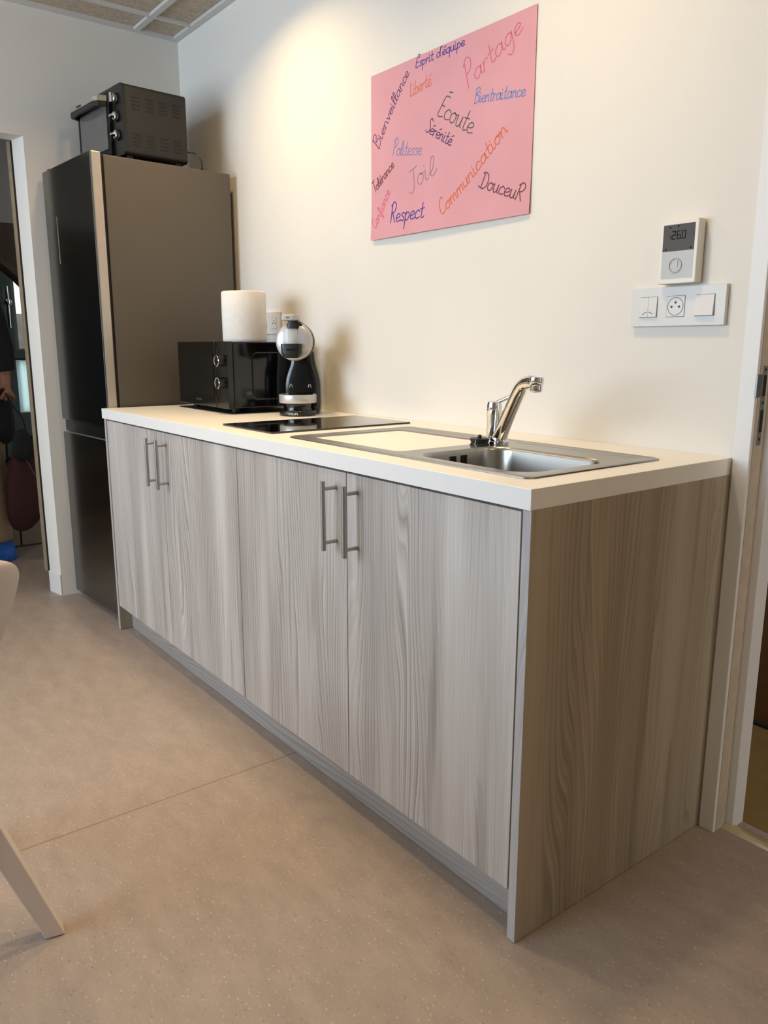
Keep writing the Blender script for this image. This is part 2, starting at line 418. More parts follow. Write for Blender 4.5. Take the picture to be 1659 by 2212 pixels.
# room behind the round window, its far wall with two openings to daylight
M_FAR = mat('dark grey green wall', (70, 80, 78), .8, var=.05)
b = MB()
def wall_holes(b, x0, x1, y0, y1, z0, z1, holes):
    ys = sorted({y0, y1, *[h[0] for h in holes], *[h[1] for h in holes]}); zs = sorted({z0, z1, *[h[2] for h in holes], *[h[3] for h in holes]})
    for ya, yb in zip(ys, ys[1:]):
        for za, zb in zip(zs, zs[1:]):
            if not any(h[0] <= ya and yb <= h[1] and h[2] <= za and zb <= h[3] for h in holes): b.box(x0, x1, ya, yb, za, zb)
wall_holes(b, -5.6, -5.5, -3.2, 2.3, 0, 2.5, [(-.18, .75, 1.10, 2.1), (-.19, .62, .64, 1.03)])
struct(b.build('wall_far', M_FAR))
b = MB(); b.box(-5.6, -3.97, 2.3, 2.4, 0, 2.5); b.box(-5.6, -3.97, -3.3, -3.2, 0, 2.5); struct(b.build('wall_far_side', M_FAR))
w2 = struct(empty('window_2', (-5.55, .28, 1.6)), 'bright window seen through the round window')
b = MB(); b.box(-.02, .02, -.46, -.43, -.5, .5); b.box(-.02, .02, .44, .47, -.5, .5); b.box(-.02, .02, -.43, .44, -.5, -.485); b.build('frame', mat('grey window frame', (90, 100, 98), .5), w2)
b = MB(); b.box(-.003, .003, -.43, .44, -.485, .5); b.build('pane', M_GLASS, w2)
M_BLIND, nt, pb = new_mat('translucent pale blind')
nt.nodes.remove(pb); tl = N(nt, 'ShaderNodeBsdfTranslucent'); tl.inputs[0].default_value = (.72, .95, .97, 1); df = N(nt, 'ShaderNodeBsdfDiffuse'); df.inputs[0].default_value = (.7, .9, .92, 1)
mx = N(nt, 'ShaderNodeMixShader'); mx.inputs[0].default_value = .25; L(nt, tl.outputs[0], mx.inputs[1]); L(nt, df.outputs[0], mx.inputs[2]); L(nt, mx.outputs[0], [n for n in nt.nodes if n.type == 'OUTPUT_MATERIAL'][0].inputs[0])
b = MB(); pts = [(-5.545+.018*math.cos(i*1.15), -.185+.8*i/44) for i in range(45)]
rings = [[(x, y, .645), (x, y, 1.025)] for x, y in pts]
vv = [[b.bm.verts.new(p) for p in r] for r in rings]
for r1, r2 in zip(vv, vv[1:]): b.face([r1[0], r2[0], r2[1], r1[1]])
o = tag(b.build('pleated_blind', M_BLIND, smooth=True), 'pale cyan pleated blind glowing low behind the round window', 'blind')
b = MB()
for k in range(4): b.box(-7.2, -7.0, -.9, 1.8, .0+.36*k, .34+.36*k)
b.box(-7.2, -7.02, -.9, 1.8, 0, 1.42)
struct(b.build('wall_garden', mat('pinkish garden stone', (196, 182, 180), .9, var=.25, scale=9.)))

# ------------------------------------------------------------------ kitchen run
SEAMS = [-2.181, -1.643, -1.1015, -.5595, -.0232]
b = MB()
H, T, DPT, XR, XW = .9, .038, .6488, 0., -2.2196
bm = b.bm
outer = [(XW, -DPT), (XR, -DPT), (XR, -.0008), (XW, -.0008)]; hole = [(-.455, -.552), (-.10, -.552), (-.10, -.262), (-.455, -.262)]
lo = {}
for zz in (H, H-T):
    O = [bm.verts.new((x, y, zz)) for x, y in outer]; I = [bm.verts.new((x, y, zz)) for x, y in hole]
    for i in range(4): b.face([O[i], O[(i+1) % 4], I[(i+1) % 4], I[i]])
    lo[zz] = (O, I)
for k in (0, 1):
    P, Q = lo[H][k], lo[H-T][k]
    for i in range(4): b.face([P[i], P[(i+1) % 4], Q[(i+1) % 4], Q[i]])
wt = tag(b.build('worktop', M_TOP, bevel=.0012), 'long white laminate worktop over the wood-effect cabinets', 'worktop')

def handle_mesh():
    b = MB()
    b.tube([(0, -.037, -.082), (0, -.037, .082)], .0058, 20)
    for z in (-.064, .064): b.tube([(0, -.001, z), (0, -.035, z)], .0045, 14)
    return b
def cabinet(x0, x1, seam, label):
    cx = (x0+x1)/2
    c = empty('base_cabinet', (cx, -.645, 0)); tag(c, label, 'cabinet')
    b = MB(); w = (x1-x0)/2
    b.box(-w+.0005, -w+.017, .021, .62, .1, .861); b.box(w-.017, w-.0005, .021, .62, .1, .861); b.box(-w+.017, w-.017, .021, .62, .1, .117); b.box(-w+.017, w-.017, .61, .62, .117, .861)
    b.box(-w+.017, w-.017, .023, .08, .843, .861)
    b.build('carcass', M_CARC, c)
    for k, (a, e) in enumerate(((x0, seam), (seam, x1))):
        b = MB(); b.box(a-cx+.0012, e-cx-.0012, 0, .019, .104, .8565)
        d = b.build('door', M_WOOD, c, bevel=.0008)
        d['label'] = 'wood-effect door hinged on the left' if k == 0 else 'wood-effect door hinged on the right'
        b = handle_mesh(); h = b.build('handle', M_HANDLE, d, smooth=True)
        h.location = (seam-cx + (-.0425 if k == 0 else .0425), 0, .7535)
    return c
cabinet(SEAMS[0], SEAMS[2], SEAMS[1], 'grey wood-effect two-door base cabinet beside the fridge')
cabinet(SEAMS[2], SEAMS[4], SEAMS[3], 'grey wood-effect two-door base cabinet under the sink')
b = MB(); b.box(-.0185, .0013, -.6467, -.002, .0015, .8615)
ep = b.build('end_panel', M_WOODWARM, bevel=.0006); tag(ep, 'brownish wood-effect end panel closing the counter next to the doorway', 'panel')
b = MB(); b.box(-.0184, .0009, -.6474, -.64672, .002, .861); b.build('edge_band', M_WEDGE, ep)
b = MB(); b.box(-2.2005, -2.1815, -.6467, -.002, .0015, .8615)
ep = b.build('end_panel', M_WOODWARM, bevel=.0006); tag(ep, 'narrow wood-effect end panel between fridge and base cabinet', 'panel')
b = MB(); b.box(-2.2003, -2.1817, -.6474, -.64672, .002, .861); b.build('edge_band', M_WEDGE, ep)
b = MB(); b.box(-2.1813, -.0187, -.597, -.580, .0015, .0995)
pl = tag(b.build('plinth', M_WOODH), 'long grey wood-effect plinth recessed under the cabinet doors', 'plinth')

# hob
b = MB(); b.prism(rrect(-1.327, -1.023, -.573, -.073, .004, 3), 2, .9004, .9055)
hob = tag(b.build('induction_hob', M_BLACKGL, bevel=.001), 'narrow black glass hob set in the worktop beside the drainer', 'hob')

# sink
sk = tag(empty('sink', (-.5, -.365, .9)), 'stainless steel inset sink with bowl and left-hand drainer', 'sink')
def P3(pts, z): return [(x, y, z) for x, y in pts]
SX0, SX1, SY0, SY1 = -.43, .43, -.215, .213
b = MB(); bm = b.bm
out_ = rrect(SX0, SX1, SY0, SY1, .022, 6)
out2 = rrect(SX0+.006, SX1-.006, SY0+.006, SY1-.006, .018, 6)
bowl0 = rrect(.052, .392, -.180, .090, .055, 8)
drain0 = rrect(-.385, -.005, -.172, .140, .02, 6)
def loop(pts, z): return [bm.verts.new((x, y, z)) for x, y in pts]
def edges(vs): return [bm.edges.get((vs[i], vs[(i+1) % len(vs)])) or bm.edges.new((vs[i], vs[(i+1) % len(vs)])) for i in range(len(vs))]
lA = loop(out_, .0004); lB = loop(rrect(SX0+.001, SX1-.001, SY0+.001, SY1-.001, .021, 6), .003); lC = loop(out2, .0045)
lC2 = loop(rrect(SX0+.011, SX1-.011, SY0+.011, SY1-.011, .016, 6), .0032)
for p, q in ((lA, lB), (lB, lC), (lC, lC2)):
    for i in range(len(p)): b.face([p[i], p[(i+1) % len(p)], q[(i+1) % len(q)], q[i]])
hb = loop(bowl0, .0032); hd = loop(drain0, .0032)
bmesh.ops.triangle_fill(bm, use_beauty=True, use_dissolve=False, edges=edges(lC2)+edges(hb)+edges(hd))
b.build('sink_deck', M_STEEL, sk, smooth=True)
def ring_r(x0, x1, y0, y1, r, z, n): return [(x, y, z) for x, y in rrect(x0, x1, y0, y1, r, n)]
b = MB(); R_ = []
for ins, z, r in ((0, .0032, .055), (.003, .0008, .053), (.005, -.006, .052), (.009, -.09, .05), (.013, -.125, .05), (.024, -.143, .045), (.045, -.150, .035), (.12, -.153, .02)):
    R_.append(ring_r(.052+ins, .392-ins, -.180+ins, .090-ins, r, z, 8))
b.loft(R_, cap=False)
b.bm.verts.ensure_lookup_table(); b.face(list(b.bm.verts)[-36:])
bw = b.build('bowl', M_STEEL, sk, smooth=True)
for yy in (-.064, -.055, -.030, -.021):
    b = MB(); b.box(.0592, .0622, yy-.0022, yy+.0022, -.034, -.010); b.build('overflow_slot', M_DARKGAP, bw)
b = MB(); R_ = []
for ins, z, r in ((0, .0032, .02), (.004, .0012, .018), (.012, -.0020, .015), (.02, -.0028, .012)):
    R_.append(ring_r(-.385+ins, -.005-ins, -.172+ins, .140-ins, r, z, 6))
b.loft(R_, cap=False); b.bm.verts.ensure_lookup_table(); b.face(list(b.bm.verts)[-28:])
dr = b.build('drainer', steel_mat('drainer steel', (150, 147, 141), .34, 160., 2., rotx=True), sk, smooth=True)
for xa, xb in ((.035, .382), (-.372, -.075)):
    b = MB(); R_ = []
    for ins, z in ((0, .0030), (.003, .0042), (.006, .0050), (.0085, .0052)): R_.append(ring_r(xa+ins, xb-ins, .166+ins, .188-ins, .0105-ins, z, 6))
    b.loft(R_, cap=False); b.bm.verts.ensure_lookup_table(); b.face(list(b.bm.verts)[-28:]); b.build('raised_ledge', M_STEEL, sk, smooth=True)

# tap
FB = Vector((-.465, -.252, .9034))
tp = tag(empty('mixer_tap', FB), 'chrome single-lever mixer tap behind the sink bowl', 'tap')
b = MB(); b.lathe([(.0, 0), (.0235, 0), (.0245, .003), (.0245, .008), (.0225, .010), (.0225, .016), (.021, .019), (.0, .019)], 32, Matrix.Translation((.006, -.006, 0))); b.build('base_ring', M_CHROME, tp, smooth=True)
b = MB(); b.lathe([(0, .016), (.0165, .016), (.0165, .052), (.0175, .054), (.0175, .070), (.0185, .0715), (.0185, .094), (.017, .102), (.012, .1045), (0, .105)], 32, Matrix.Translation((-.017, -.004, 0)) @ Matrix.Rotation(.03, 4, 'Y')); b.build('body', M_CHROME, tp, smooth=True)
sd = Vector((.93, -.36, 0)).normalized()
path = smooth_path([Vector((.006, -.006, .012))+sd*a+Vector((0, 0, z)) for a, z in ((0, 0), (.012, .018), (.045, .058), (.085, .104), (.108, .128), (.128, .141), (.160, .1465), (.186, .1445))], 6)
rad = [.0195+( -.0050*i/(len(path)-1)) for i in range(len(path))]
b = MB(); b.tube(path, rad, 24, flat=.92); spt = b.build('spout', M_CHROME, tp, smooth=True)
e = path[-1]
b = MB(); b.lathe([(0, -.022), (.0125, -.022), (.0135, -.019), (.0135, -.007), (.0155, -.005), (.0165, .006), (.0155, .0105), (0, .012)], 28, Matrix.Translation(e+Vector((0, 0, .003)))); b.build('aerator', M_CHROME, tp, smooth=True)
b = MB(); lv = Vector((.95, .25, 0)).normalized()
c0 = Vector((-.014, -.004, .100))
b.tube(smooth_path([c0+lv*.004, c0+lv*.03+Vector((0, 0, .012)), c0+lv*.075+Vector((0, 0, .032)), c0+lv*.092+Vector((0, 0, .040))], 4), .0048, 14); b.lathe([(0, -.003), (.006, -.002), (.0065, .003), (.004, .008), (0, .009)], 14, Matrix.Translation(c0+lv*.09+Vector((0, 0, .040))))
b.build('lever', M_CHROME, tp, smooth=True)

# plug on its chain, resting on the sink deck
pg = tag(empty('sink_plug', (-.480, -.3035, .9038)), 'round black rubber sink plug on a bead chain beside the tap', 'plug')
b = MB(); b.lathe([(0, 0), (.0235, 0), (.0225, .003), (.0205, .006), (.0235, .013), (.0235, .016), (0, .016)], 28); b.lathe([(.0, .016), (.005, .016), (.005, .024), (0, .025)], 12)
b.build('stopper', M_RUBBER, pg, smooth=True)
b = MB()
cp = smooth_path([(0, 0, .022), (.006, -.016, .019), (.012, -.026, .008), (.022, -.036, .0035), (.040, -.048, .000), (.046, -.054, -.02), (.047, -.056, -.055), (.048, -.058, -.09)], 5)
tot = 0; last = Vector(cp[0])
for p, q in zip(cp, cp[1:]):
    n = max(1, int((Vector(q)-Vector(p)).length/.0034))
    for k in range(n):
        c = Vector(p).lerp(Vector(q), k/n)
        bmesh.ops.create_icosphere(b.bm, subdivisions=1, radius=.0015, matrix=Matrix.Translation(c))
b.build('chain', M_CHROME, pg, smooth=True)

# ------------------------------------------------------------------ fridge
fr = tag(empty('fridge_freezer', (-2.226, -.622, 0), math.radians(3.2)), 'tall dark graphite fridge freezer with grey sides in the corner', 'fridge')
b = MB(); b.box(-.520, -.004, .052, .588, .02, 1.838); b.build('body', M_FRSIDE, fr, bevel=.004)
b = MB(); b.box(-.512, -.012, .040, .054, .03, 1.83); b.build('gasket', M_DARKGAP, fr)
for z0_, z1_, lab in ((.822, 1.845, 'tall upper fridge door'), (.032, .768, 'lower freezer door')):
    b = MB(); b.box(-.524, -.0005, 0.004, .041, z0_, z1_); d = b.build('door', M_FREDGE, fr, bevel=.004); d['label'] = lab
    b = MB(); b.box(-.523, -.002, -.0005, .0045, z0_+.001, z1_-.001); b.build('door_front', M_FRFRONT, d, bevel=.002)
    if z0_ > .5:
        b = MB(); b.box(-.392, -.388, -.0022, -.0003, 1.47, 1.655); b.build('painted_reflection', M_FREDGE, d)  # pale strip added as a painted light reflection on the door
b = MB(); b.box(-.520, -.003, .012, .044, .772, .818); b.build('grip_recess', M_BLACK, fr)
b = MB(); b.box(-.50, -.02, .045, .10, .002, .03); b.build('toe_grille', M_DARKGAP, fr)
b = MB()
b.lathe([(.014, 0), (.014, .012), (.008, .014)], 14, Matrix.Translation((-.505, .03, 1.8445)))
b.build('hinge_cap', M_BLACK, fr)

# ------------------------------------------------------------------ mini oven on the fridge
OW, OD, OH = .418, .265, .255
ov = tag(empty('mini_oven', (-2.290, -.462, 1.8405), math.radians(4.2)), 'black mini oven with chrome knobs standing on the fridge', 'oven')
b = MB()
sec = rrect(-OW, 0, .0225, .0225+OH, .016, 5)
b.loft([[(x, y, z) for x, z in sec] for y in (.012, OD)], True); b.build('casing', M_BLACKM, ov, smooth=True)
b = MB(); b.prism(rrect(-OW-.001, .001, .0215, .0235+OH, .017, 5), 1, -.002, .012); b.build('front_frame', M_BLACK, ov, bevel=.0015)
M_SLOT = mat('vent slot', (8, 8, 8), .6)
for row in (.205, .073):
    for c in range(4):
        b = MB(); y = .036+.057*c
        for k in range(4):
            z = row-.0135*k+.024
            b.box(-.001, .0012, y, y+.031, z, z+.0045); b.box(-.001, .0018, y-.001, y+.032, z+.0045, z+.0058)
        o = b.build('vent_grille', M_SLOT, ov); o.data.materials.append(M_BLACKM)
        for i, p in enumerate(o.data.polygons): p.material_index = (i//6) % 2
b = MB(); b.box(-OW+.012, -.098, -.014, -.0025, .034, .262); dr = b.build('door', mat('satin black door', (12, 12, 12), .55, spec=.3), ov, bevel=.003)
b = MB(); b.prism(rrect(-OW+.040, -.118, .058, .222, .008, 4), 1, -.0165, -.0143); b.build('door_glass', M_OVGLASS, dr)
b = MB(); hp = [(-.405, -.015), (-.392, -.046), (-.372, -.056), (-.142, -.056), (-.122, -.046), (-.109, -.015), (-.125, -.015), (-.138, -.036), (-.150, -.043), (-.366, -.043), (-.376, -.036), (-.389, -.015)]
b.prism(hp, 2, .212, .250); h = b.build('handle', M_BLACK, dr, bevel=.0025)
b = MB(); hp = [(-.4065, -.016), (-.393, -.0475), (-.373, -.0578), (-.141, -.0578), (-.121, -.0475), (-.1075, -.016), (-.1085, -.016), (-.122, -.0462), (-.142, -.0564), (-.372, -.0564), (-.392, -.0462), (-.4055, -.016)]
b.prism(hp, 2, .2295, .2495); b.build('chrome_trim', M_CHROME, h)
lettering('lettering', 'Moulinex', .013, M_BLACK, h, Matrix.Translation((-.28, -.0580, .2340)) @ Matrix.Rotation(PI/2, 4, 'X'))
for zc in (.230, .166, .099):
    MK = Matrix.Translation((-.052, -.003, zc)) @ Matrix.Rotation(PI/2, 4, 'X')
    b = MB(); b.lathe([(0, 0), (.021, 0), (.021, .004), (.018, .006), (0, .006)], 28, MK); k_ = b.build('knob', M_BLACK, ov, smooth=True)
    b = MB(); b.lathe([(.0, .006), (.0165, .006), (.0165, .013), (.013, .015), (0, .015)], 24, MK)
    b.box(-.0045, .0045, -.017, .017, .013, .026, MK @ Matrix.Rotation(PI/2 if zc < .2 else 0., 4, 'Z')); b.build('chrome_grip', M_CHROME, k_, bevel=.001)
for x in (-OW+.03, -.03):
    for y in (.03, OD-.03): b = MB(); b.lathe([(.012, .0052), (.013, .012), (.013, .0224)], 16, Matrix.Translation((x, y, 0))); b.build('foot', M_RUBBER, ov)
b = MB(); b.tube(smooth_path([(-.02, OD-.002, .07), (-.012, OD+.02, .072), (.006, OD+.040, .064), (.018, OD+.050, .040), (.02, OD+.052, .012), (.015, OD+.055, .0098), (-.06, OD+.075, .0098)], 6), .0032, 10)
b.build('power_cord', M_BLACK, ov, smooth=True)

# ------------------------------------------------------------------ microwave, mat, paper roll
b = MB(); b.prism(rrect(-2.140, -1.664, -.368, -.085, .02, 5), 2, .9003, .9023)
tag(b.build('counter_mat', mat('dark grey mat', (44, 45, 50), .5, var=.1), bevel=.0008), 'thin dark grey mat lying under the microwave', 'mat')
mw = tag(empty('microwave_oven', (-1.656, -.375, .9025), math.radians(-2.0)), 'black microwave oven on the far end of the worktop', 'microwave')
MW, MD, MH0, MH1 = .455, .292, .016, .251
b = MB(); b.box(-MW+.003, -.003, .014, MD, MH0+.002, MH1); b.build('casing', M_GLOSSB, mw, bevel=.004)
b = MB()
fr_ = rrect(.085, .270, .045, .215, .022, 6); fr2 = rrect(.091, .264, .051, .209, .018, 6)
b.loft([[(-.0032, y, z) for y, z in fr_], [(-.0008, y, z) for y, z in [(a*.5+c*.5, d*.5+e_*.5) for (a, d), (c, e_) in zip(fr_, fr2)]], [(-.0032, y, z) for y, z in fr2]], cap=False)
b.build('side_embossing', M_GLOSSB, mw, smooth=True)
b = MB(); b.box(-MW, -.104, -.010, .0135, MH0+.001, MH1+.001); d = b.build('door', M_GLOSSB, mw, bevel=.0025)
b = MB(); b.box(-MW+.045, -.118, -.0113, -.0098, MH0+.045, MH1-.042); b.build('door_window', M_MWGLASS, d)
lettering('lettering', 'SAMSUNG', .011, mat('grey lettering', (70, 72, 73), .5), d, Matrix.Translation((-.262, -.0106, .036)) @ Matrix.Rotation(PI/2, 4, 'X'), .0003)
b = MB(); b.box(-.1025, 0, -.008, .0135, MH0, MH1+.001); cpn = b.build('control_panel', M_GLOSSB, mw, bevel=.002)
b = MB(); b.box(-.0905, -.086, -.0088, -.0075, .055, .235); b.build('panel_groove', M_DARKGAP, cpn)
for zc in (.185, .107):
    MK = Matrix.Translation((-.046, -.008, zc)) @ Matrix.Rotation(PI/2, 4, 'X')
    b = MB(); b.lathe([(0, 0), (.0215, 0), (.0195, .021), (.017, .0215), (0, .0205)], 32, MK); k_ = b.build('knob', M_BLACK, mw, smooth=True)
    b = MB(); b.lathe([(.0197, .0195), (.0203, .022), (.0190, .0232), (.0172, .0225), (.0170, .0205)], 32, MK, cap=False); b.build('chrome_ring', M_CHROME, k_, smooth=True)
for x in (-MW+.05, -.05):
    for y in (.04, MD-.04): b = MB(); b.lathe([(.012, .0002), (.014, .006), (.014, MH0+.003)], 16, Matrix.Translation((x, y, 0))); b.build('foot', M_RUBBER, mw)

pr_ = tag(empty('paper_roll', (-1.840, -.215, .9025+MH1+.0006)), 'thick white paper towel roll standing on the microwave', 'paper roll')
b = MB(); b.lathe([(.028, 0), (.079, 0), (.0815, .003), (.082, .012), (.0825, .10), (.0825, .176), (.081, .181), (.077, .183), (.028, .183)], 56, cap=False); ro = b.build('paper', M_PAPERW, pr_, smooth=True)
b = MB(); b.lathe([(.0278, .001), (.0278, .182)], 32, cap=False); b.lathe([(.0255, .001), (.0255, .182)], 32, cap=False); b.build('core', mat('card core', (150, 125, 95), .9), pr_, smooth=True)

# ------------------------------------------------------------------ coffee machine
cm = tag(empty('coffee_machine', (-1.502, -.194, .9005), math.radians(44)), 'black and silver capsule coffee machine in front of the microwave', 'coffee machine')
def sect(hw, y0, y1, r, z, tp=0.): return [(x*(1-tp*(y-y0)/(y1-y0)), y, z) for x, y in rrect(-hw, hw, y0, y1, r, 6)]
b = MB(); b.lathe([(0, 0), (.063, 0), (.065, .003), (.065, .014), (.062, .018), (0, .018)], 48); b.box(-.045, .045, .04, .13, .0005, .016); bs = b.build('foot_base', M_BLACK, cm, smooth=True)
lettering('lettering', 'KRUPS', .0115, mat('white lettering', (215, 215, 215), .5), bs, Matrix.Translation((0, -.0655, .0045)) @ Matrix.Rotation(PI/2, 4, 'X'), .0006)
b = MB(); b.lathe([(0, .0165), (.050, .0165), (.046, .030), (.050, .0445), (0, .0445)], 40); b.build('pedestal', M_GLOSSB, cm, smooth=True)
b = MB(); b.lathe([(.0, .044), (.064, .044), (.0655, .046), (.0655, .071), (.0645, .073), (.061, .073), (.060, .068), (0, .068)], 56); ty = b.build('drip_tray', M_SILVER, cm, smooth=True)
b = MB(); b.lathe([(0, .0682), (.0595, .0682), (.0595, .0708), (0, .0708)], 48); b.build('drip_grid', M_BLACK, ty)
b = MB()
prof = [(.0, .066), (.02, .072), (.05, .073), (.10, .073), (.125, .070), (.150, .062), (.172, .054), (.192, .050), (.212, .048), (.24, .040)]
b.loft([sect(hw, .040 if z < .16 else .044, .135, .03, z, .28) for z, hw in prof]); bd = b.build('body', M_GLOSSB, cm, smooth=True)
b = MB()
b.loft([sect(hw*.86+.004, .085, .140, .02, z+.0008, .16) for z, hw in prof]); b.build('back_shell', M_LGREY, cm, smooth=True)
for sx in (-1, 1):
    b = MB()
    for dx, sl in ((-.0035, .0012), (.0035, -.0012)): b.tube([(sx*.034+dx+sl*-1.5, .0395, .094), (sx*.034+dx+sl*1.2, .0395, .106)], .0011, 8)
    b.build('cup_height_mark', M_SILVER, bd)
MH = Matrix.Translation((-.001, 0, .2535)) @ Matrix.Rotation(PI/2, 4, 'X')   # local z -> front (-y)
b = MB(); b.lathe([(0, -.085), (.025, -.082), (.045, -.065), (.058, -.035), (.0655, -.002), (.0665, .010), (.0660, .017), (.0655, .02), (0, .02)], 56, MH); hd = b.build('head', M_GLOSSB, cm, smooth=True)
b = MB(); b.lathe([(.0648, .0195), (.0650, .030), (.0625, .036), (.056, .0405), (.035, .044), (0, .0455)], 56, MH); b.build('front_disc', M_SILVER, hd, smooth=True)
b = MB(); b.lathe([(.0, 0), (.026, 0), (.027, .012), (.026, .05), (.0, .05)], 28, Matrix.Translation((-.011, -.040, .246)) @ Matrix.Scale(.8, 4, (0, 1, 0))); b.build('capsule_window', M_CLEAR, hd, smooth=True)
b = MB()
b.loft([[(x-.006, y, z) for x, y, z in sect(hw, -.064, -.030, .012, z)] for z, hw in ((.1985, .020), (.203, .029), (.215, .0345), (.243, .0355), (.246, .0345))]); ch = b.build('capsule_holder', M_BLACK, cm, smooth=True)
b = MB(); b.box(-.019, .011, -.0655, -.0635, .2235, .2295); b.build('holder_grip', M_GLOSSB, ch)
b = MB(); b.loft([[(x+dx, y, z) for x, y, z in sect(hw, -.045, .0, .008, z)] for z, hw, dx in ((.292, .019, -.001), (.305, .0225, .0), (.318, .021, .002), (.326, .017, -.004))]); ln = b.build('lever_neck', M_BLACK, cm, smooth=True)
b = MB(); b.lathe([(.001, -.02), (.0095, -.018), (.0095, .018), (.001, .02)], 18, Matrix.Translation((.020, -.02, .308)) @ Matrix.Rotation(PI/2, 4, 'X')); b.build('lever_pivot', M_BLACK, ln, smooth=True)
b = MB(); b.loft([[(x-.0115, y, z) for x, y, z in sect(hw, y0, .012, .007, z)] for z, hw, y0 in ((.3225, .0205, -.066), (.325, .0230, -.070), (.340, .0230, -.068), (.3435, .021, -.064))]); lv_ = b.build('lever_grip', M_LGREY, cm, smooth=True)
b = MB(); b.box(-.017, -.007, -.0712, -.069, .3315, .3335); b.build('lever_mark', M_BLACK, lv_)

# ------------------------------------------------------------------ wall fittings
# thermostat
tm = tag(empty('thermostat', (-.1525, -.001, 1.345)), 'white wall thermostat with grey screen reading 26.0 above the switches', 'thermostat')
b = MB(); b.prism(rrect(-.0465, .0465, -.0675, .0675, .003, 3), 1, -.0285, -.002); b.build('housing', mat('cream thermostat housing', (226, 220, 208), .4, var=.01), tm, bevel=.0015)
b = MB(); b.box(-.0385, .0385, -.0292, -.0283, .002, .0585); sc = b.build('screen', M_SCREEN, tm)
b = MB(); b.box(-.0385, .0385, -.0290, -.0283, -.0565, .0012); b.build('lower_face', M_THGREY, tm)
MR = Matrix.Translation((-.0035, -.0292, -.029)) @ Matrix.Rotation(PI/2, 4, 'X')
b = MB(); b.lathe([(.0135, 0), (.0142, .0014), (.0158, .0014), (.0165, 0)], 40, MR, cap=False); b.build('touch_ring', M_THRING, tm, smooth=True)
b = MB(); b.tube(smooth_path([(.0012, -.0302, -.034), (.0016, -.0302, -.025), (.0018, -.0302, -.018), (.004, -.0302, -.0135)], 4), .0006, 8); b.build('bright_mark', mat('white mark', (250, 250, 250), .3), tm)
SEG = {'2': 'abged', '6': 'acdefg', '0': 'abcdef'}
def seg_digit(b, ch, x, z, w, h, t, y):
    for s in SEG[ch]:
        r = {'a': (0, w, h-t, h), 'b': (w-t, w, h/2, h), 'c': (w-t, w, 0, h/2), 'd': (0, w, 0, t), 'e': (0, t, 0, h/2), 'f': (0, t, h/2, h), 'g': (0, w, h/2-t/2, h/2+t/2)}[s]
        b.box(x+r[0], x+r[1], y-.0003, y, z+r[2], z+r[3])
b = MB()
for i, c in enumerate('260'): seg_digit(b, c, -.0170+.0125*i, .027, .0092, .0175, .0016, -.0293)
b.box(.0055, .0072, -.0296, -.0293, .027, .0288); b.box(-.021, -.0196, -.0296, -.0293, .030, .035)
b.build('digits', M_DIGIT, sc)
for x, z in ((-.03, .007), (.031, .007), (-.022, .053), (-.002, .054)):
    b = MB(); b.box(x-.0018, x+.0018, -.0295, -.0292, z-.0015, z+.0015); b.build('screen_icon', M_DIGIT, sc)

# triple switch plate
sw = tag(empty('switch_plate', (-.158, -.0008, 1.2288)), 'white triple wall plate with shutter switch, socket and light switch', 'switch plate')
b = MB(); b.prism(rrect(-.1185, .1185, -.0435, .0435, .003, 3), 1, -.011, 0); b.build('cover_plate', M_PLATE, sw, bevel=.0012)
def joint(b, x0, x1, z0, z1, y=-.0113, t=.0009):
    b.box(x0-t, x1+t, y, y+.0006, z0-t, z0); b.box(x0-t, x1+t, y, y+.0006, z1, z1+t); b.box(x0-t, x0, y, y+.0006, z0, z1); b.box(x1, x1+t, y, y+.0006, z0, z1)
for x in (-.0935, -.0235, .0480):
    b = MB(); joint(b, x, x+.045, -.0225, .0225); b.build('joint_line', M_TRIMGAP, sw)
for x0, x1 in ((-.0935, -.0712), (-.0708, -.0485)):
    b = MB(); b.prism([(-.0112, .0225), (-.0128, .0225), (-.0150, -.0222), (-.0112, -.0222)], 0, x0, x1); s_ = b.build('shutter_rocker', M_PLATE, sw, bevel=.0005)
    b = MB()
    xm = (x0+x1)/2; up = x0 < -.08
    b.prism([(xm-.0035, -.0158 if up else -.0138), (xm+.0035, -.0158 if up else -.0138), (xm, -.0138 if up else -.0158)], 1, -.0151, -.0144)
    b.box(xm+(.003 if up else -.008), xm+(.008 if up else -.003), -.0149, -.0141, -.0122, -.0108)
    b.build('arrow_mark', M_HOLE, s_)
b = MB(); b.box(-.0235, .0215, -.0122, -.0112, -.0225, .0225); sk_ = b.build('socket', M_PLATE, sw, bevel=.0004)
MS = Matrix.Translation((-.001, -.0122, 0)) @ Matrix.Rotation(PI/2, 4, 'X')
b = MB(); b.lathe([(.0188, -.0003), (.0190, .0008), (.0198, .0008), (.0200, -.0003)], 40, MS, cap=False); b.build('socket_rim', M_TRIMGAP, sk_, smooth=True)
for x, z in ((-.001, .0085), (-.0105, -.001), (.0085, -.001)):
    b = MB(); b.lathe([(.0026, 0), (.0026, .0006), (0, .0007)], 16, Matrix.Translation((x, -.0122, z)) @ Matrix.Rotation(PI/2, 4, 'X')); b.build('pin_hole', M_HOLE, sk_)
b = MB(); b.prism([(-.0112, .0225), (-.0130, .0225), (-.0175, -.0222), (-.0112, -.0222)], 0, .0480, .0930); b.build('light_rocker', M_PLATE2, sw, bevel=.0005)

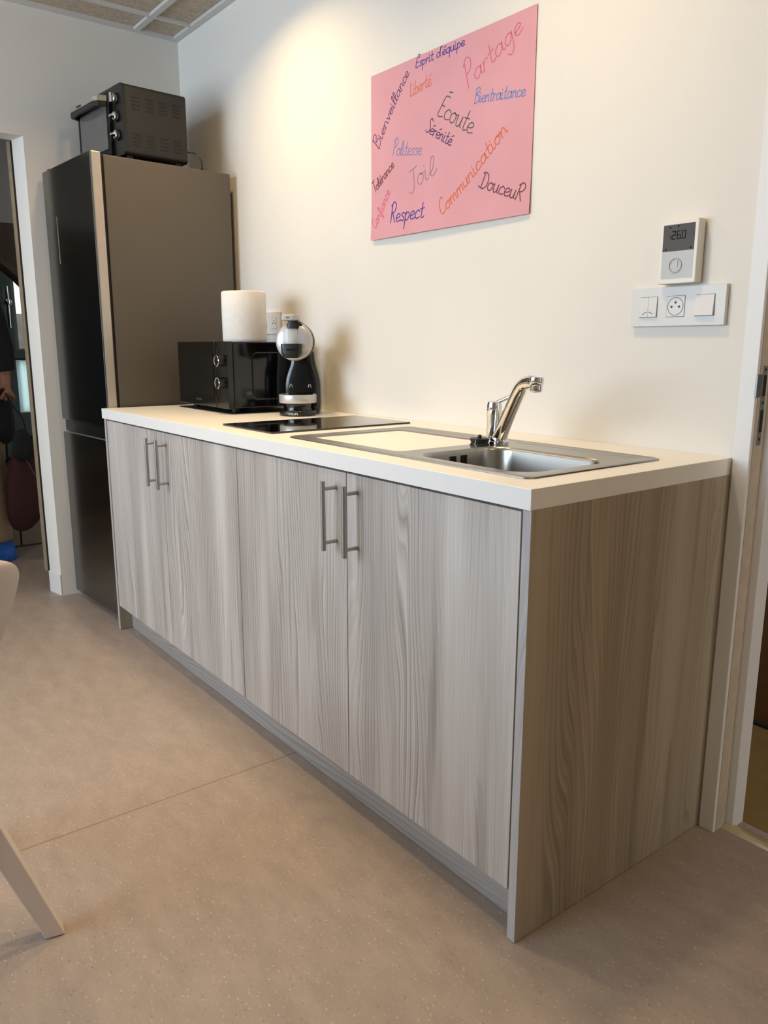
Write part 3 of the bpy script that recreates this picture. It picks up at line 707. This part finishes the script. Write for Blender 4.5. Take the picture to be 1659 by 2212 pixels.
# socket behind the paper roll
ou = tag(empty('wall_socket', (-2.005, -.0008, 1.230)), 'white wall socket half hidden behind the paper roll', 'socket')
b = MB(); b.prism(rrect(-.078, .078, -.0435, .0435, .003, 3), 1, -.011, 0); b.build('cover_plate', M_PLATE2, ou, bevel=.0012)
b = MB(); joint(b, .012, .055, -.0225, .0225); b.build('joint_line', M_TRIMGAP, ou)
b = MB(); b.box(.012, .055, -.0122, -.0112, -.0225, .0225); k_ = b.build('socket', M_PLATE, ou)
for x, z in ((.0335, .0085), (.024, -.001), (.043, -.001)):
    b = MB(); b.lathe([(.0026, 0), (.0026, .0006), (0, .0007)], 16, Matrix.Translation((x, -.0122, z)) @ Matrix.Rotation(PI/2, 4, 'X')); b.build('pin_hole', M_HOLE, k_)
pw = tag(empty('power_plug', (-2.045, -.0135, 1.222)), 'dark power plug in the socket behind the paper roll', 'plug')
b = MB(); b.lathe([(.0, 0), (.015, 0), (.016, .012), (.010, .026), (.0, .028)], 24, Matrix.Rotation(PI/2, 4, 'X')); b.build('plug_body', M_BLACK, pw, smooth=True)
b = MB(); b.tube(smooth_path([(0, -.024, 0), (.0, -.040, -.006), (.002, -.042, -.03), (.004, -.034, -.1), (-.01, -.030, -.25), (-.02, -.036, -.3178)], 6), .0032, 10); b.build('plug_cord', M_BLACK, pw, smooth=True)

# ------------------------------------------------------------------ poster with handwriting
po = tag(empty('poster', (-.9695, -.0006, 1.7355)), 'pink poster on the white wall covered with handwritten French words', 'poster')
b = MB(); nx, nz_ = 36, 26; g = []
for i in range(nx+1):
    u = i/nx
    row = []
    for j in range(nz_+1):
        v = j/nz_
        x = -.3520+.703*u; z = -.2515+.503*v
        lift = .0025+.008*max(0, 1-v*4)**2*(.35+.65*abs(math.sin(2.6*u+.4)))+.0012*math.sin(5*u+2*v)**2
        row.append(b.bm.verts.new((x, -lift, z)))
    g.append(row)
for i in range(nx):
    for j in range(nz_): b.face([g[i][j], g[i+1][j], g[i+1][j+1], g[i][j+1]])
sheet = b.build('paper_sheet', M_POSTER, po, smooth=True)
def lift_at(x, z):
    u = (x+.352)/.703; v = (z+.2515)/.503
    return .0025+.008*max(0, 1-v*4)**2*(.35+.65*abs(math.sin(2.6*u+.4)))+.0012*math.sin(5*u+2*v)**2

E_ = [(.05, .45), (.5, .5), (.8, .75), (.5, 1), (.15, .75), (.1, .3), (.4, 0), (.95, .2)]
A_ = [(.85, .75), (.6, 1), (.25, .9), (.05, .5), (.2, .08), (.5, .05), (.8, .4), (.88, 1), (.85, .4), (.95, .05), (1.15, .1)]
PB = [[(.2, 1.9), (.15, 0)], [(0, 1.7), (.5, 2.1), (.95, 1.7), (.7, 1.1), (.2, 1.0)]]
G = {
 'a': ([A_], 1.15), 'b': ([[(.1, 2), (.1, 1), (.12, .1), (.45, 0), (.8, .3), (.75, .8), (.45, 1), (.12, .7)]], 1.0),
 'c': ([[(.8, .8), (.5, 1), (.15, .75), (.05, .4), (.3, .02), (.85, .15)]], .9),
 'd': ([[(.85, .75), (.55, 1), (.15, .8), (.05, .4), (.3, .02), (.65, .15), (.85, .7), (.9, 2)], [(.9, 2), (.88, .5), (1.05, .05)]], 1.1),
 'e': ([E_], .95), 'é': ([E_, [(.4, 1.4), (.8, 1.65)]], .95),
 'f': ([[(.05, .2), (.5, 1.2), (.55, 1.9), (.3, 2), (.25, 1), (.2, -.8), (.35, -.95), (.5, -.3), (.3, .1), (.7, .3)]], .75),
 'g': ([[(.85, .75), (.6, 1), (.25, .9), (.05, .5), (.25, .05), (.6, .2), (.85, .9)], [(.85, 1), (.85, -.5), (.5, -1), (.15, -.7)]], 1.1),
 'i': ([[(.1, 1), (.1, .2), (.25, 0), (.45, .1)]], .5), 'j': ([[(.1, 1.35), (.15, 1.45)]], .5),
 'l': ([[(.05, .3), (.4, 1.3), (.35, 2), (.15, 1.8), (.12, .3), (.3, 0), (.5, .1)]], .55),
 'm': ([[(.05, 1), (.08, 0)], [(.08, .6), (.35, 1), (.55, .8), (.57, 0)], [(.57, .6), (.85, 1), (1.05, .8), (1.08, .1), (1.25, .05)]], 1.3),
 'n': ([[(.05, 1), (.08, 0)], [(.08, .6), (.4, 1), (.65, .8), (.68, .1), (.9, .05)]], .95),
 'o': ([[(.45, 1), (.1, .75), (.08, .3), (.4, 0), (.75, .25), (.78, .75), (.45, 1), (.6, .9), (1.0, .9)]], 1.0),
 'p': ([[(.1, 1), (.1, -1)], [(.1, .6), (.4, 1), (.75, .75), (.7, .25), (.4, 0), (.12, .2)]], .95),
 'q': ([[(.85, .75), (.55, 1), (.15, .8), (.05, .4), (.3, .02), (.65, .15), (.85, .8)], [(.88, 1), (.88, -1)]], 1.05),
 'r': ([[(.05, 1), (.08, 0)], [(.08, .5), (.3, .95), (.6, .9)]], .7),
 's': ([[(.7, .85), (.4, 1), (.15, .75), (.6, .4), (.55, .05), (.1, .08)]], .8),
 't': ([[(.3, 1.8), (.28, .2), (.5, 0), (.75, .15)], [(.0, 1.05), (.65, 1.15)]], .75),
 'u': ([[(.05, 1), (.08, .3), (.3, 0), (.6, .2), (.7, 1)], [(.7, 1), (.7, .2), (.9, .05)]], .95),
 'v': ([[(.05, 1), (.35, 0)], [(.35, 0), (.7, 1)]], .8), "'": ([[(.2, 2), (.1, 1.6)]], .3), ' ': ([], .7),
 'B': ([[(.15, 2), (.1, 0)], [(0, 1.9), (.7, 2.1), (.9, 1.6), (.3, 1.1), (.95, .9), (.9, .2), (.1, -.1)]], 1.15),
 'C': ([[(1.0, 1.7), (.7, 2), (.2, 1.5), (.1, .6), (.4, .0), (1.0, .25)]], 1.1),
 'D': ([[(.3, 1.8), (.25, .1)], [(-.2, .15), (.6, -.0), (1.1, .7), (.9, 1.7), (.3, 2), (0, 1.8)]], 1.25),
 'E': ([[(.9, 2), (.3, 1.9), (.15, .9), (.1, 0), (.8, .1)], [(.15, 1), (.65, 1.05)], [(.5, 2.4), (.95, 2.5)]], .95),
 'L': ([[(.15, 2), (.1, .1)], [(.1, .1), (.35, .02), (.7, .1)]], .8), 'P': (PB, 1.0), 'R': (PB+[[(.35, 1.0), (.95, 0)]], 1.1),
 'S': ([[(.9, 1.8), (.5, 2.05), (.2, 1.6), (.75, 1), (.8, .3), (.4, 0), (0, .2)]], 1.0),
 'T': ([[(0, 2), (1.1, 2.05)], [(.55, 2), (.5, 0)]], .9), 'ě': ([[(.05, .3), (.55, .6), (.85, 1.5), (.55, 1.75), (.28, 1), (.3, .2), (.6, 0), (1.1, .35)]], 1.1), 'J': ([[(0, 1.9), (1.0, 2)], [(.55, 1.95), (.5, .2), (.2, -.3), (-.2, -.1)]], .95),
}
CAPS = {'Partage': 1.4, 'Respect': 1.2, 'Bientraitance': 1.12, 'Communication': 1.2, 'Politesse': 1.2, 'Bienveillance': 1.35, 'Confiance': 1.1, 'Tolérance': 1.2, 'Sérénité': 1.15, 'Joiě': .95}
WORDS = [  # text, start, end (x, z on the wall), middle, x-height, ink, stroke width
 ("Esprit d'équipe", (-1.099, 1.957), (-.883, 1.962), None, .0130, (52, 40, 140), .0034, 'dark blue'),
 ('Bienveillance', (-1.281, 1.762), (-1.128, 1.949), (-1.202, 1.868), .0165, (84, 32, 88), .0034, 'purple'),
 ('Liberté', (-1.125, 1.883), (-1.025, 1.893), None, .0185, (214, 104, 62), .0034, 'orange'),
 ('Partage', (-.868, 1.845), (-.664, 1.940), None, .027, (206, 88, 124), .0032, 'pink'),
 ('Bientraitance', (-.841, 1.803), (-.650, 1.779), None, .0165, (104, 128, 190), .0034, 'light blue'),
 ('Ecoute', (-.998, 1.806), (-.849, 1.723), None, .029, (56, 82, 72), .0036, 'dark green'),
 ('Sérénité', (-1.051, 1.771), (-.936, 1.709), None, .0175, (74, 36, 96), .0034, 'violet'),
 ('Politesse', (-1.210, 1.731), (-1.068, 1.708), None, .0205, (138, 132, 178), .0034, 'pale blue'),
 ('Joiě', (-1.116, 1.612), (-.994, 1.646), None, .031, (160, 124, 136), .0036, 'pale grey'),
 ('Tolérance', (-1.303, 1.630), (-1.198, 1.698), None, .0155, (112, 50, 66), .0034, 'maroon'),
 ('Communication', (-.968, 1.520), (-.707, 1.707), (-.842, 1.606), .0205, (216, 104, 60), .0038, 'orange red'),
 ('DouceuR', (-.812, 1.578), (-.648, 1.519), None, .0215, (104, 52, 64), .0036, 'brown'),
 ('Confiance', (-1.296, 1.517), (-1.218, 1.624), None, .0165, (222, 104, 134), .0032, 'rose'),
 ('Respect', (-1.218, 1.529), (-1.049, 1.526), None, .0245, (62, 52, 150), .0040, 'blue'),
]
def ribbon(b, pts, w, y_off):
    n = len(pts)
    if n < 2: return
    prev = None
    for i in range(n):
        t = (pts[min(i+1, n-1)]-pts[max(i-1, 0)])
        if t.length < 1e-7: continue
        t.normalize(); nn = Vector((-t.y, t.x))
        p = pts[i]
        if i == 0: p = p-t*w*.4
        if i == n-1: p = p+t*w*.4
        q = [p+nn*w/2, p-nn*w/2]
        vs = [b.bm.verts.new((c.x, -lift_at(c.x, c.y)-y_off, c.y)) for c in q]
        if prev: b.face([prev[0], prev[1], vs[1], vs[0]])
        prev = vs
for wi, (txt, p0, p1, pm, xh, ink, sw_, cname) in enumerate(WORDS):
    ox, oz = -.9695, 1.7355
    a = Vector((p0[0]-ox, p0[1]-oz)); c = Vector((p1[0]-ox, p1[1]-oz))
    md = Vector((pm[0]-ox, pm[1]-oz)) if pm else (a+c)/2
    ctrl = md*2-(a+c)/2
    def base(t):
        return a*(1-t)**2+ctrl*2*t*(1-t)+c*t*t, ((ctrl-a)*(1-t)+(c-ctrl)*t).normalized()
    tot = sum(G[ch][1] for ch in txt); pos = 0.
    b = MB(); sc_ = (c-a).length/tot
    for k, ch in enumerate(txt):
        strokes, adv = G[ch]
        for s in strokes:
            pts = []
            for q in smooth_path([(p[0], p[1], 0) for p in s], 5):
                t = (pos+q.x)/tot; B0, tg = base(t); nn = Vector((-tg.y, tg.x))
                qy = q.y*(CAPS.get(txt, 1.) if k == 0 else 1.)
                pts.append(B0+nn*(qy*xh)+tg*(.12*qy*xh))
            ribbon(b, pts, sw_*.82, .0003+.00003*wi)
        if ch == 'i':
            t = (pos+.15)/tot; B0, tg = base(t); nn = Vector((-tg.y, tg.x))
            ribbon(b, [B0+nn*xh*1.4, B0+nn*xh*1.5+tg*.001], sw_*.82, .0003+.00003*wi)
        pos += adv
    o = b.build('handwritten_word', mat('ink '+cname, ink, .7, var=.05, scale=300.), po)
    o['label'] = '%s handwritten word' % cname

# ------------------------------------------------------------------ white chair, only its back corner and one leg reach into view
cc = Vector((-.499, -1.553, 0)); F2 = Vector((-.97, -.24, 0)).normalized(); W2 = Vector((-.24, .97, 0)).normalized()
chair = tag(empty('chair', (cc.x, cc.y, 0)), 'white chair with rounded back and splayed legs at the left edge', 'chair')
def cpt(w, f, z): v = W2*w+F2*f; return (v.x, v.y, z)
rows = []
prof = [  # (forward, height, half width)
 (-.040, .780, .130), (-.039, .778, .168), (-.037, .770, .190), (-.033, .755, .199), (-.028, .732, .198), (-.018, .675, .182), (-.006, .610, .158), (.004, .555, .130), (.018, .510, .112),
 (.040, .472, .112), (.075, .448, .130), (.12, .440, .165), (.18, .440, .195), (.26, .440, .208), (.34, .442, .205), (.40, .440, .19), (.43, .432, .15)]
pts_c = smooth_path([(f, z, hw) for f, z, hw in prof], 3)
b = MB(); g = []
for q in pts_c:
    f, z, hw = q
    row = []
    for i in range(13):
        u = -1+2*i/12
        row.append(b.bm.verts.new(cpt(hw*u, f-(.03*(u*u) if z > .5 else 0)*-1., z+(.012*u*u if z < .5 else 0))))
    g.append(row)
for r1, r2 in zip(g, g[1:]):
    for i in range(12): b.face([r1[i], r1[i+1], r2[i+1], r2[i]])
sh = b.build('seat_shell', M_CHAIRW, chair, smooth=True)
md = sh.modifiers.new('thick', 'SOLIDIFY'); md.thickness = .011; md.offset = 0
md = sh.modifiers.new('round', 'BEVEL'); md.width = .003; md.segments = 2; md.limit_method = 'ANGLE'; md.angle_limit = math.radians(60)
fr0 = Vector((-.577-cc.x, -1.347-cc.y, 0)); tr0 = Vector((-.672-cc.x, -1.503-cc.y, .425))
cen = F2*.25
def mir_w(v): return v-W2*(2*(v-cen).dot(W2))
def mir_f(v): return v-F2*(2*(v-cen).dot(F2))
for fn in (lambda v: v, mir_w, mir_f, lambda v: mir_f(mir_w(v))):
    a, t = fn(fr0), fn(tr0)
    ax = (t-a).normalized(); side = Vector((0, 0, 1)).cross(ax).normalized(); nrm = ax.cross(side)
    ang = .35; s1 = side*math.cos(ang)+nrm*math.sin(ang); n1 = nrm*math.cos(ang)-side*math.sin(ang)
    b = MB(); rings = []
    for tt, hw, hd_ in ((0., .0165, .0165), (.5, .019, .020), (1., .021, .023)):
        c = a+(t-a)*tt
        R4 = [c+s1*hw+n1*hd_, c-s1*hw+n1*hd_, c-s1*hw-n1*hd_, c+s1*hw-n1*hd_]
        if tt == 0.: R4 = [p-ax*((p.z-.001)/ax.z) for p in R4]
        rings.append([tuple(p) for p in R4])
    b.loft(rings); b.build('leg', M_CHAIRW, chair, bevel=.0025)
b = MB(); ctr = F2*.25
for s in (-1, 1): b.tube([tuple(ctr+W2*.11*s+F2*.14+Vector((0, 0, .424))), tuple(ctr+W2*.11*s-F2*.14+Vector((0, 0, .424)))], .011, 10)
b.tube([tuple(ctr+W2*.11+Vector((0, 0, .424))), tuple(ctr-W2*.11+Vector((0, 0, .424)))], .011, 10)
b.build('seat_frame', M_CHAIRW, chair, smooth=True)

# ------------------------------------------------------------------ person in the corridor (only a strip of the figure is in view)
def skin_obj(name, verts, edg, m, parent=None, sub=2, root=0):
    me = bpy.data.meshes.new(name); me.from_pydata([v[:3] for v in verts], edg, []); me.update()
    o = bpy.data.objects.new(name, me); COL.objects.link(o); me.materials.append(m)
    if parent: o.parent = parent
    md = o.modifiers.new('skin', 'SKIN'); md.use_smooth_shade = True
    lay = me.skin_vertices[0].data
    for i, v in enumerate(verts):
        r = v[3]; lay[i].radius = (r, r) if not isinstance(r, tuple) else r
        lay[i].use_root = (i == root)
    md = o.modifiers.new('sub', 'SUBSURF'); md.levels = sub; md.render_levels = sub
    return o
M_SKINP = mat('skin', (150, 104, 86), .55, var=.06); M_COAT = mat('black coat cloth', (16, 16, 19), .9, var=.2, scale=120.)
M_TROU = mat('beige trouser cloth', (146, 128, 106), .9, var=.1, scale=60.); M_SHOE = mat('black shoe', (14, 13, 13), .5)
M_BLUE = mat('blue plastic shoe cover', (40, 98, 190), .35, var=.25, scale=60., bump=.6, bscale=90.)
pe = tag(empty('person', (-3.69, -.805, 0), math.radians(184)), 'person in a black coat and beige trousers standing in the corridor', 'person')
# local frame: +y is where the person faces, +x is the person's right hand side
V = [(0, 0, .93, (.15, .10)), (0, 0, 1.08, (.125, .095)), (0, -.01, 1.25, (.155, .11)), (0, -.015, 1.40, (.14, .09)), (0, -.005, 1.48, .056), (0, .01, 1.54, .056), (0, .022, 1.60, (.076, .088)), (0, .018, 1.68, (.077, .092)), (0, .012, 1.735, (.05, .06)),
     (.17, -.01, 1.40, .056), (.21, .00, 1.12, .043), (.205, .07, .90, .031),
     (-.165, -.01, 1.40, .056), (-.215, -.06, 1.14, .043), (-.225, -.075, .985, .031),
     (.09, 0, .86, .092), (.095, .015, .48, .062), (.078, -.01, .13, .043), (.080, .02, .07, .042), (.084, .11, .045, .034), (.086, .18, .038, .026),
     (-.09, 0, .86, .092), (-.095, .015, .48, .062), (-.078, -.01, .13, .043), (-.080, .02, .07, .042), (-.084, .11, .045, .034), (-.086, .18, .038, .026)]
EDG = [(0, 1), (1, 2), (2, 3), (3, 4), (4, 5), (5, 6), (6, 7), (7, 8), (3, 9), (9, 10), (10, 11), (3, 12), (12, 13), (13, 14), (0, 15), (15, 16), (16, 17), (17, 18), (18, 19), (19, 20), (0, 21), (21, 22), (22, 23), (23, 24), (24, 25), (25, 26)]
def hand(root_i, wrist, d, palm_n, thumb):
    d = Vector(d).normalized(); th = Vector(thumb).normalized(); w = Vector(wrist)
    base = len(V); p = w+d*.045
    V.append((*p, (.026, .018))); EDG.append((root_i, base))
    p2 = w+d*.085; V.append((*p2, (.036, .014))); EDG.append((base, base+1))
    pn = Vector(palm_n).normalized()
    for k, (off, ln) in enumerate(((.027, .062), (.009, .072), (-.009, .068), (-.026, .052))):
        i0 = len(V); q = p2+th*off+d*.012
        V.append((*q, .0095)); EDG.append((base+1, i0)); q = q+(d*.75+pn*.55)*ln*.45; V.append((*q, .0088)); EDG.append((i0, i0+1)); q = q+(d*-.05+pn*1.)*ln*.4; V.append((*q, .008)); EDG.append((i0+1, i0+2)); q = q+(d*-.8+pn*.4)*ln*.35; V.append((*q, .0072)); EDG.append((i0+2, i0+3))
    i0 = len(V); q = p+th*.03+d*.01; V.append((*q, .011)); EDG.append((base, i0)); q = q+th*.016+d*.028+pn*.014; V.append((*q, .010)); EDG.append((i0, i0+1)); q = q+d*.022+pn*.02; V.append((*q, .008)); EDG.append((i0+1, i0+2))
hand(11, (.205, .07, .90), (0, .25, -1), (-.8, .1, .1), (-.1, .95, .2))
hand(14, (-.225, -.075, .985), (0, -.1, -1), (.8, .1, .1), (.1, .95, .2))
body = skin_obj('body', V, EDG, M_SKINP, pe)
# face details
b = MB()
b.loft([[(.017*math.cos(t)*s, .104+.012*(1-k)+.010*k*0+o_, 1.605+.045*(1-k)+.012*math.sin(t)*s) for t in [2*PI*i/8 for i in range(8)]] for k, s, o_ in ((0, .45, -.012), (.5, .7, .004), (.85, .95, .010), (1., .8, .0))]); b.build('nose', M_SKINP, pe, smooth=True)
M_EYE = mat('eye', (60, 48, 40), .2)
for sx in (-1, 1):
    b = MB(); bmesh.ops.create_uvsphere(b.bm, u_segments=12, v_segments=8, radius=.0115, matrix=Matrix.Translation((sx*.032, .094, 1.645))); b.build('eye', M_EYE, pe, smooth=True)
b = MB(); b.tube(smooth_path([(-.024, .098, 1.575), (-.01, .106, 1.577), (.01, .106, 1.577), (.024, .098, 1.575)], 4), .0045, 8); b.build('mouth', mat('lips', (140, 72, 66), .5), pe, smooth=True)
for sx in (-1, 1):
    b = MB(); b.lathe([(.004, -.006), (.026, -.004), (.028, .002), (.018, .007), (.004, .004)], 14, Matrix.Translation((sx*.080, .012, 1.632)) @ Matrix.Rotation(PI/2*sx, 4, 'Y') @ Matrix.Scale(.62, 4, (0, 1, 0))); b.build('ear', M_SKINP, pe, smooth=True)
skin_obj('hair', [(0, .03, 1.735, (.062, .06)), (0, -.015, 1.725, (.083, .085)), (0, -.055, 1.66, (.082, .05)), (0, -.068, 1.58, (.07, .036)), (0, -.06, 1.49, (.06, .028))], [(0, 1), (1, 2), (2, 3), (3, 4)], mat('dark brown hair', (42, 28, 20), .6, var=.3, scale=200.), pe)
def ell(cx, cy, z, rx, ry, n=28): return [(cx+rx*math.cos(2*PI*i/n), cy+ry*math.sin(2*PI*i/n), z) for i in range(n)]
b = MB()
b.loft([ell(0, 0, z, rx, ry) for z, rx, ry in ((1.0, .160, .118), (.93, .172, .128), (.86, .178, .132), (.82, .172, .125))])
for sx in (-1, 1):
    b.loft([ell(sx*x, y, z, r, r*1.08) for x, y, z, r in ((.085, 0, .90, .092), (.088, .002, .82, .097), (.090, .012, .65, .088), (.088, .018, .48, .078), (.083, .006, .30, .072), (.080, -.006, .14, .070), (.080, -.004, .105, .071))])
b.build('trousers', M_TROU, pe, smooth=True, sub=1)
b = MB()
b.loft([ell(0, y, z, rx, ry) for y, z, rx, ry in ((0, .60, .205, .165), (0, .75, .202, .160), (0, .90, .195, .150), (0, 1.08, .175, .138), (-.008, 1.25, .185, .142), (-.012, 1.36, .205, .132), (-.014, 1.42, .185, .112), (-.010, 1.455, .095, .085), (-.004, 1.485, .070, .072), (-.002, 1.50, .068, .070))])
for pth in ([(.150, -.01, 1.395), (.185, -.008, 1.34), (.213, 0, 1.13), (.212, .03, 1.02), (.208, .062, .925)], [(-.150, -.01, 1.395), (-.185, -.018, 1.34), (-.218, -.058, 1.14), (-.222, -.068, 1.08), (-.2255, -.0745, 1.01)]):
    p_ = smooth_path(pth, 5); n_ = len(p_)
    b.tube(p_, [.090-.040*i/(n_-1) for i in range(n_)], 20)
b.build('coat', M_COAT, pe, smooth=True, sub=1)
for sx in (-1, 1):
    skin_obj('shoe', [(sx*.078, -.035, .058, .049), (sx*.080, .03, .062, .050), (sx*.084, .12, .052, .043), (sx*.086, .185, .046, .036)], [(0, 1), (1, 2), (2, 3)], M_SHOE, pe, root=1)
    b = MB(); b.loft([ell(sx*.080, -.012, z, r, r*1.1) for z, r in ((.05, .040), (.09, .042), (.125, .050), (.145, .050), (.148, .046))]); b.build('shoe_collar', M_SHOE, pe, smooth=True)
    b = MB()
    rings = []
    for z, gx, gy0, gy1 in ((.0015, .052, -.085, .235), (.018, .060, -.093, .246), (.05, .060, -.090, .243), (.072, .056, -.083, .225), (.088, .058, -.080, .185), (.104, .0575, -.074, .120), (.112, .056, -.072, .06)):
        n = 40; ring = []
        for i in range(n):
            t = 2*PI*i/n; cy = (gy0+gy1)/2; ry = (gy1-gy0)/2
            wob = 1+.035*math.sin(7*t+sx)+.03*math.sin(13*t+z*40)
            ring.append((sx*.082+gx*.92*wob*math.cos(t), cy+ry*(1+.015*math.sin(9*t))*math.sin(t), z))
        rings.append(ring)
    b.loft(rings, cap=False); b.build('shoe_cover', M_BLUE, pe, smooth=True)

# bag held in front of the person
tb = tag(empty('tote_bag', (-3.445, -.658, .17)), 'dark maroon cloth bag hanging from the hand in the corridor', 'bag')
poly = [(-.105, .02), (-.03, .0), (.035, .055), (.078, .125), (.100, .29), (.078, .40), (.042, .515), (-.045, .52), (-.07, .40), (-.115, .27), (-.12, .12)]
b = MB()
cy_, cz_ = -.01, .27
rings = []
for x, s in ((-.055, .35), (-.052, .75), (-.035, .95), (0, 1.0), (.035, .95), (.052, .75), (.055, .35)):
    rings.append([(x, cy_+(y-cy_)*s, cz_+(z-cz_)*s) for y, z in poly])
b.loft(rings); b.build('bag_body', mat('dark maroon cloth', (52, 14, 12), .8, var=.25, scale=40.), tb, smooth=True, sub=1)
b = MB(); pc = [(-.085, .40), (-.02, .38), (.02, .42), (.03, .50), (.0, .56), (-.045, .57), (-.075, .50)]
rings = []
for x, s in ((.048, .6), (.054, .95), (.075, 1.), (.088, .8), (.09, .4)): rings.append([(x, -.02+(y+.02)*s, .48+(z-.48)*s) for y, z in pc])
b.loft(rings); b.build('pouch', mat('black pouch cloth', (12, 12, 14), .8, var=.2), tb, smooth=True, sub=1)
M_STRAP = mat('black strap webbing', (10, 10, 12), .8)
for y1 in (-.055, .01):
    b = MB(); b.tube(smooth_path([(.02, y1, .50), (.022, y1*.8-.01, .60), (.010, -.045, .68), (-.014, -.066, .735)], 5), .0075, 10, flat=.4); b.build('strap', M_STRAP, tb, smooth=True)
b = MB(); b.tube(smooth_path([(.072, -.015, .40), (.070, .015, .33), (.066, .045, .27), (.062, .052, .20)], 6), .0016, 8); b.build('cord', mat('pale cord', (120, 100, 90), .8), tb, smooth=True)

# ------------------------------------------------------------------ lights
def area(name, loc, rot, size, power, color, sizey=None, shape=None, spread=None):
    l = bpy.data.lights.new(name, 'AREA'); l.energy = power; l.color = color; l.size = size
    if sizey: l.shape = 'RECTANGLE'; l.size_y = sizey
    if shape: l.shape = shape
    if spread: l.spread = spread
    o = bpy.data.objects.new(name, l); COL.objects.link(o); o.location = loc; o.rotation_euler = rot; return o
WARM = (1., .73, .39); COOL = (.60, .78, 1.)
area('window_daylight', (-1.45, -4.15, 1.6), (PI/2, 0, 0), 2.6, 98, COOL, 1.4)
def down(name, x, y, p, spread=140, size=.12, col=WARM): return area(name, (x, y, 2.478), (0, 0, 0), size, p, col, shape='DISK', spread=math.radians(spread))
down('unseen_downlight', -1.72, -.46, 8.5)
down('unseen_downlight', -.42, -.58, 7.2)
down('unseen_downlight', -1.05, -1.00, 4.5, 80)
down('unseen_downlight', 1.35, -.75, 8.)  # unseen lamp added to throw warm light on the end panel
down('unseen_downlight', -2.05, -1.8, 7.)  # unseen lamp added to warm the left wall
area('corridor_fill', (-3.4, -2.2, 2.47), (0, 0, 0), .4, 4, (1., .92, .8))  # weak fill light added, no fitting seen in the corridor
area('side_room_lamp', (.9, .36, 2.25), (0, 0, 0), .2, 2.2, (1., .8, .5))

w = bpy.data.worlds.new('World'); scn.world = w; w.use_nodes = True
nt = w.node_tree; nt.nodes.clear()
out = nt.nodes.new('ShaderNodeOutputWorld'); bg = nt.nodes.new('ShaderNodeBackground')
bg.inputs[0].default_value = (.95, .99, 1., 1); bg.inputs[1].default_value = 2.8
nt.links.new(bg.outputs[0], out.inputs[0])

# ------------------------------------------------------------------ camera
cam = bpy.data.cameras.new('Camera'); co = bpy.data.objects.new('Camera', cam); COL.objects.link(co)
yaw, pitch, roll = .9145, -.2081, .0012
cy, sy, cp, sp_ = math.cos(yaw), math.sin(yaw), math.cos(pitch), math.sin(pitch)
f = Vector((-sy*cp, cy*cp, sp_)); r0 = Vector((cy, sy, 0)); u0 = r0.cross(f)
r = r0*math.cos(roll)+u0*math.sin(roll); u = u0*math.cos(roll)-r0*math.sin(roll)
mw_ = Matrix.Identity(4)
for i in range(3): mw_[i][0], mw_[i][1], mw_[i][2] = r[i], u[i], -f[i]
mw_.translation = Vector((.8985, -1.6595, 1.1408)); co.matrix_world = mw_
cam.sensor_fit = 'HORIZONTAL'; cam.sensor_width = 36; cam.lens = 1702.23/1659*36; cam.clip_start = .02
scn.camera = co
scn.view_settings.view_transform = 'Standard'; scn.view_settings.look = 'None'; scn.view_settings.exposure = -.12; scn.view_settings.gamma = 1.
scn.cycles.max_bounces = 8; scn.cycles.diffuse_bounces = 4; scn.cycles.glossy_bounces = 4; scn.cycles.caustics_reflective = False; scn.cycles.caustics_refractive = False
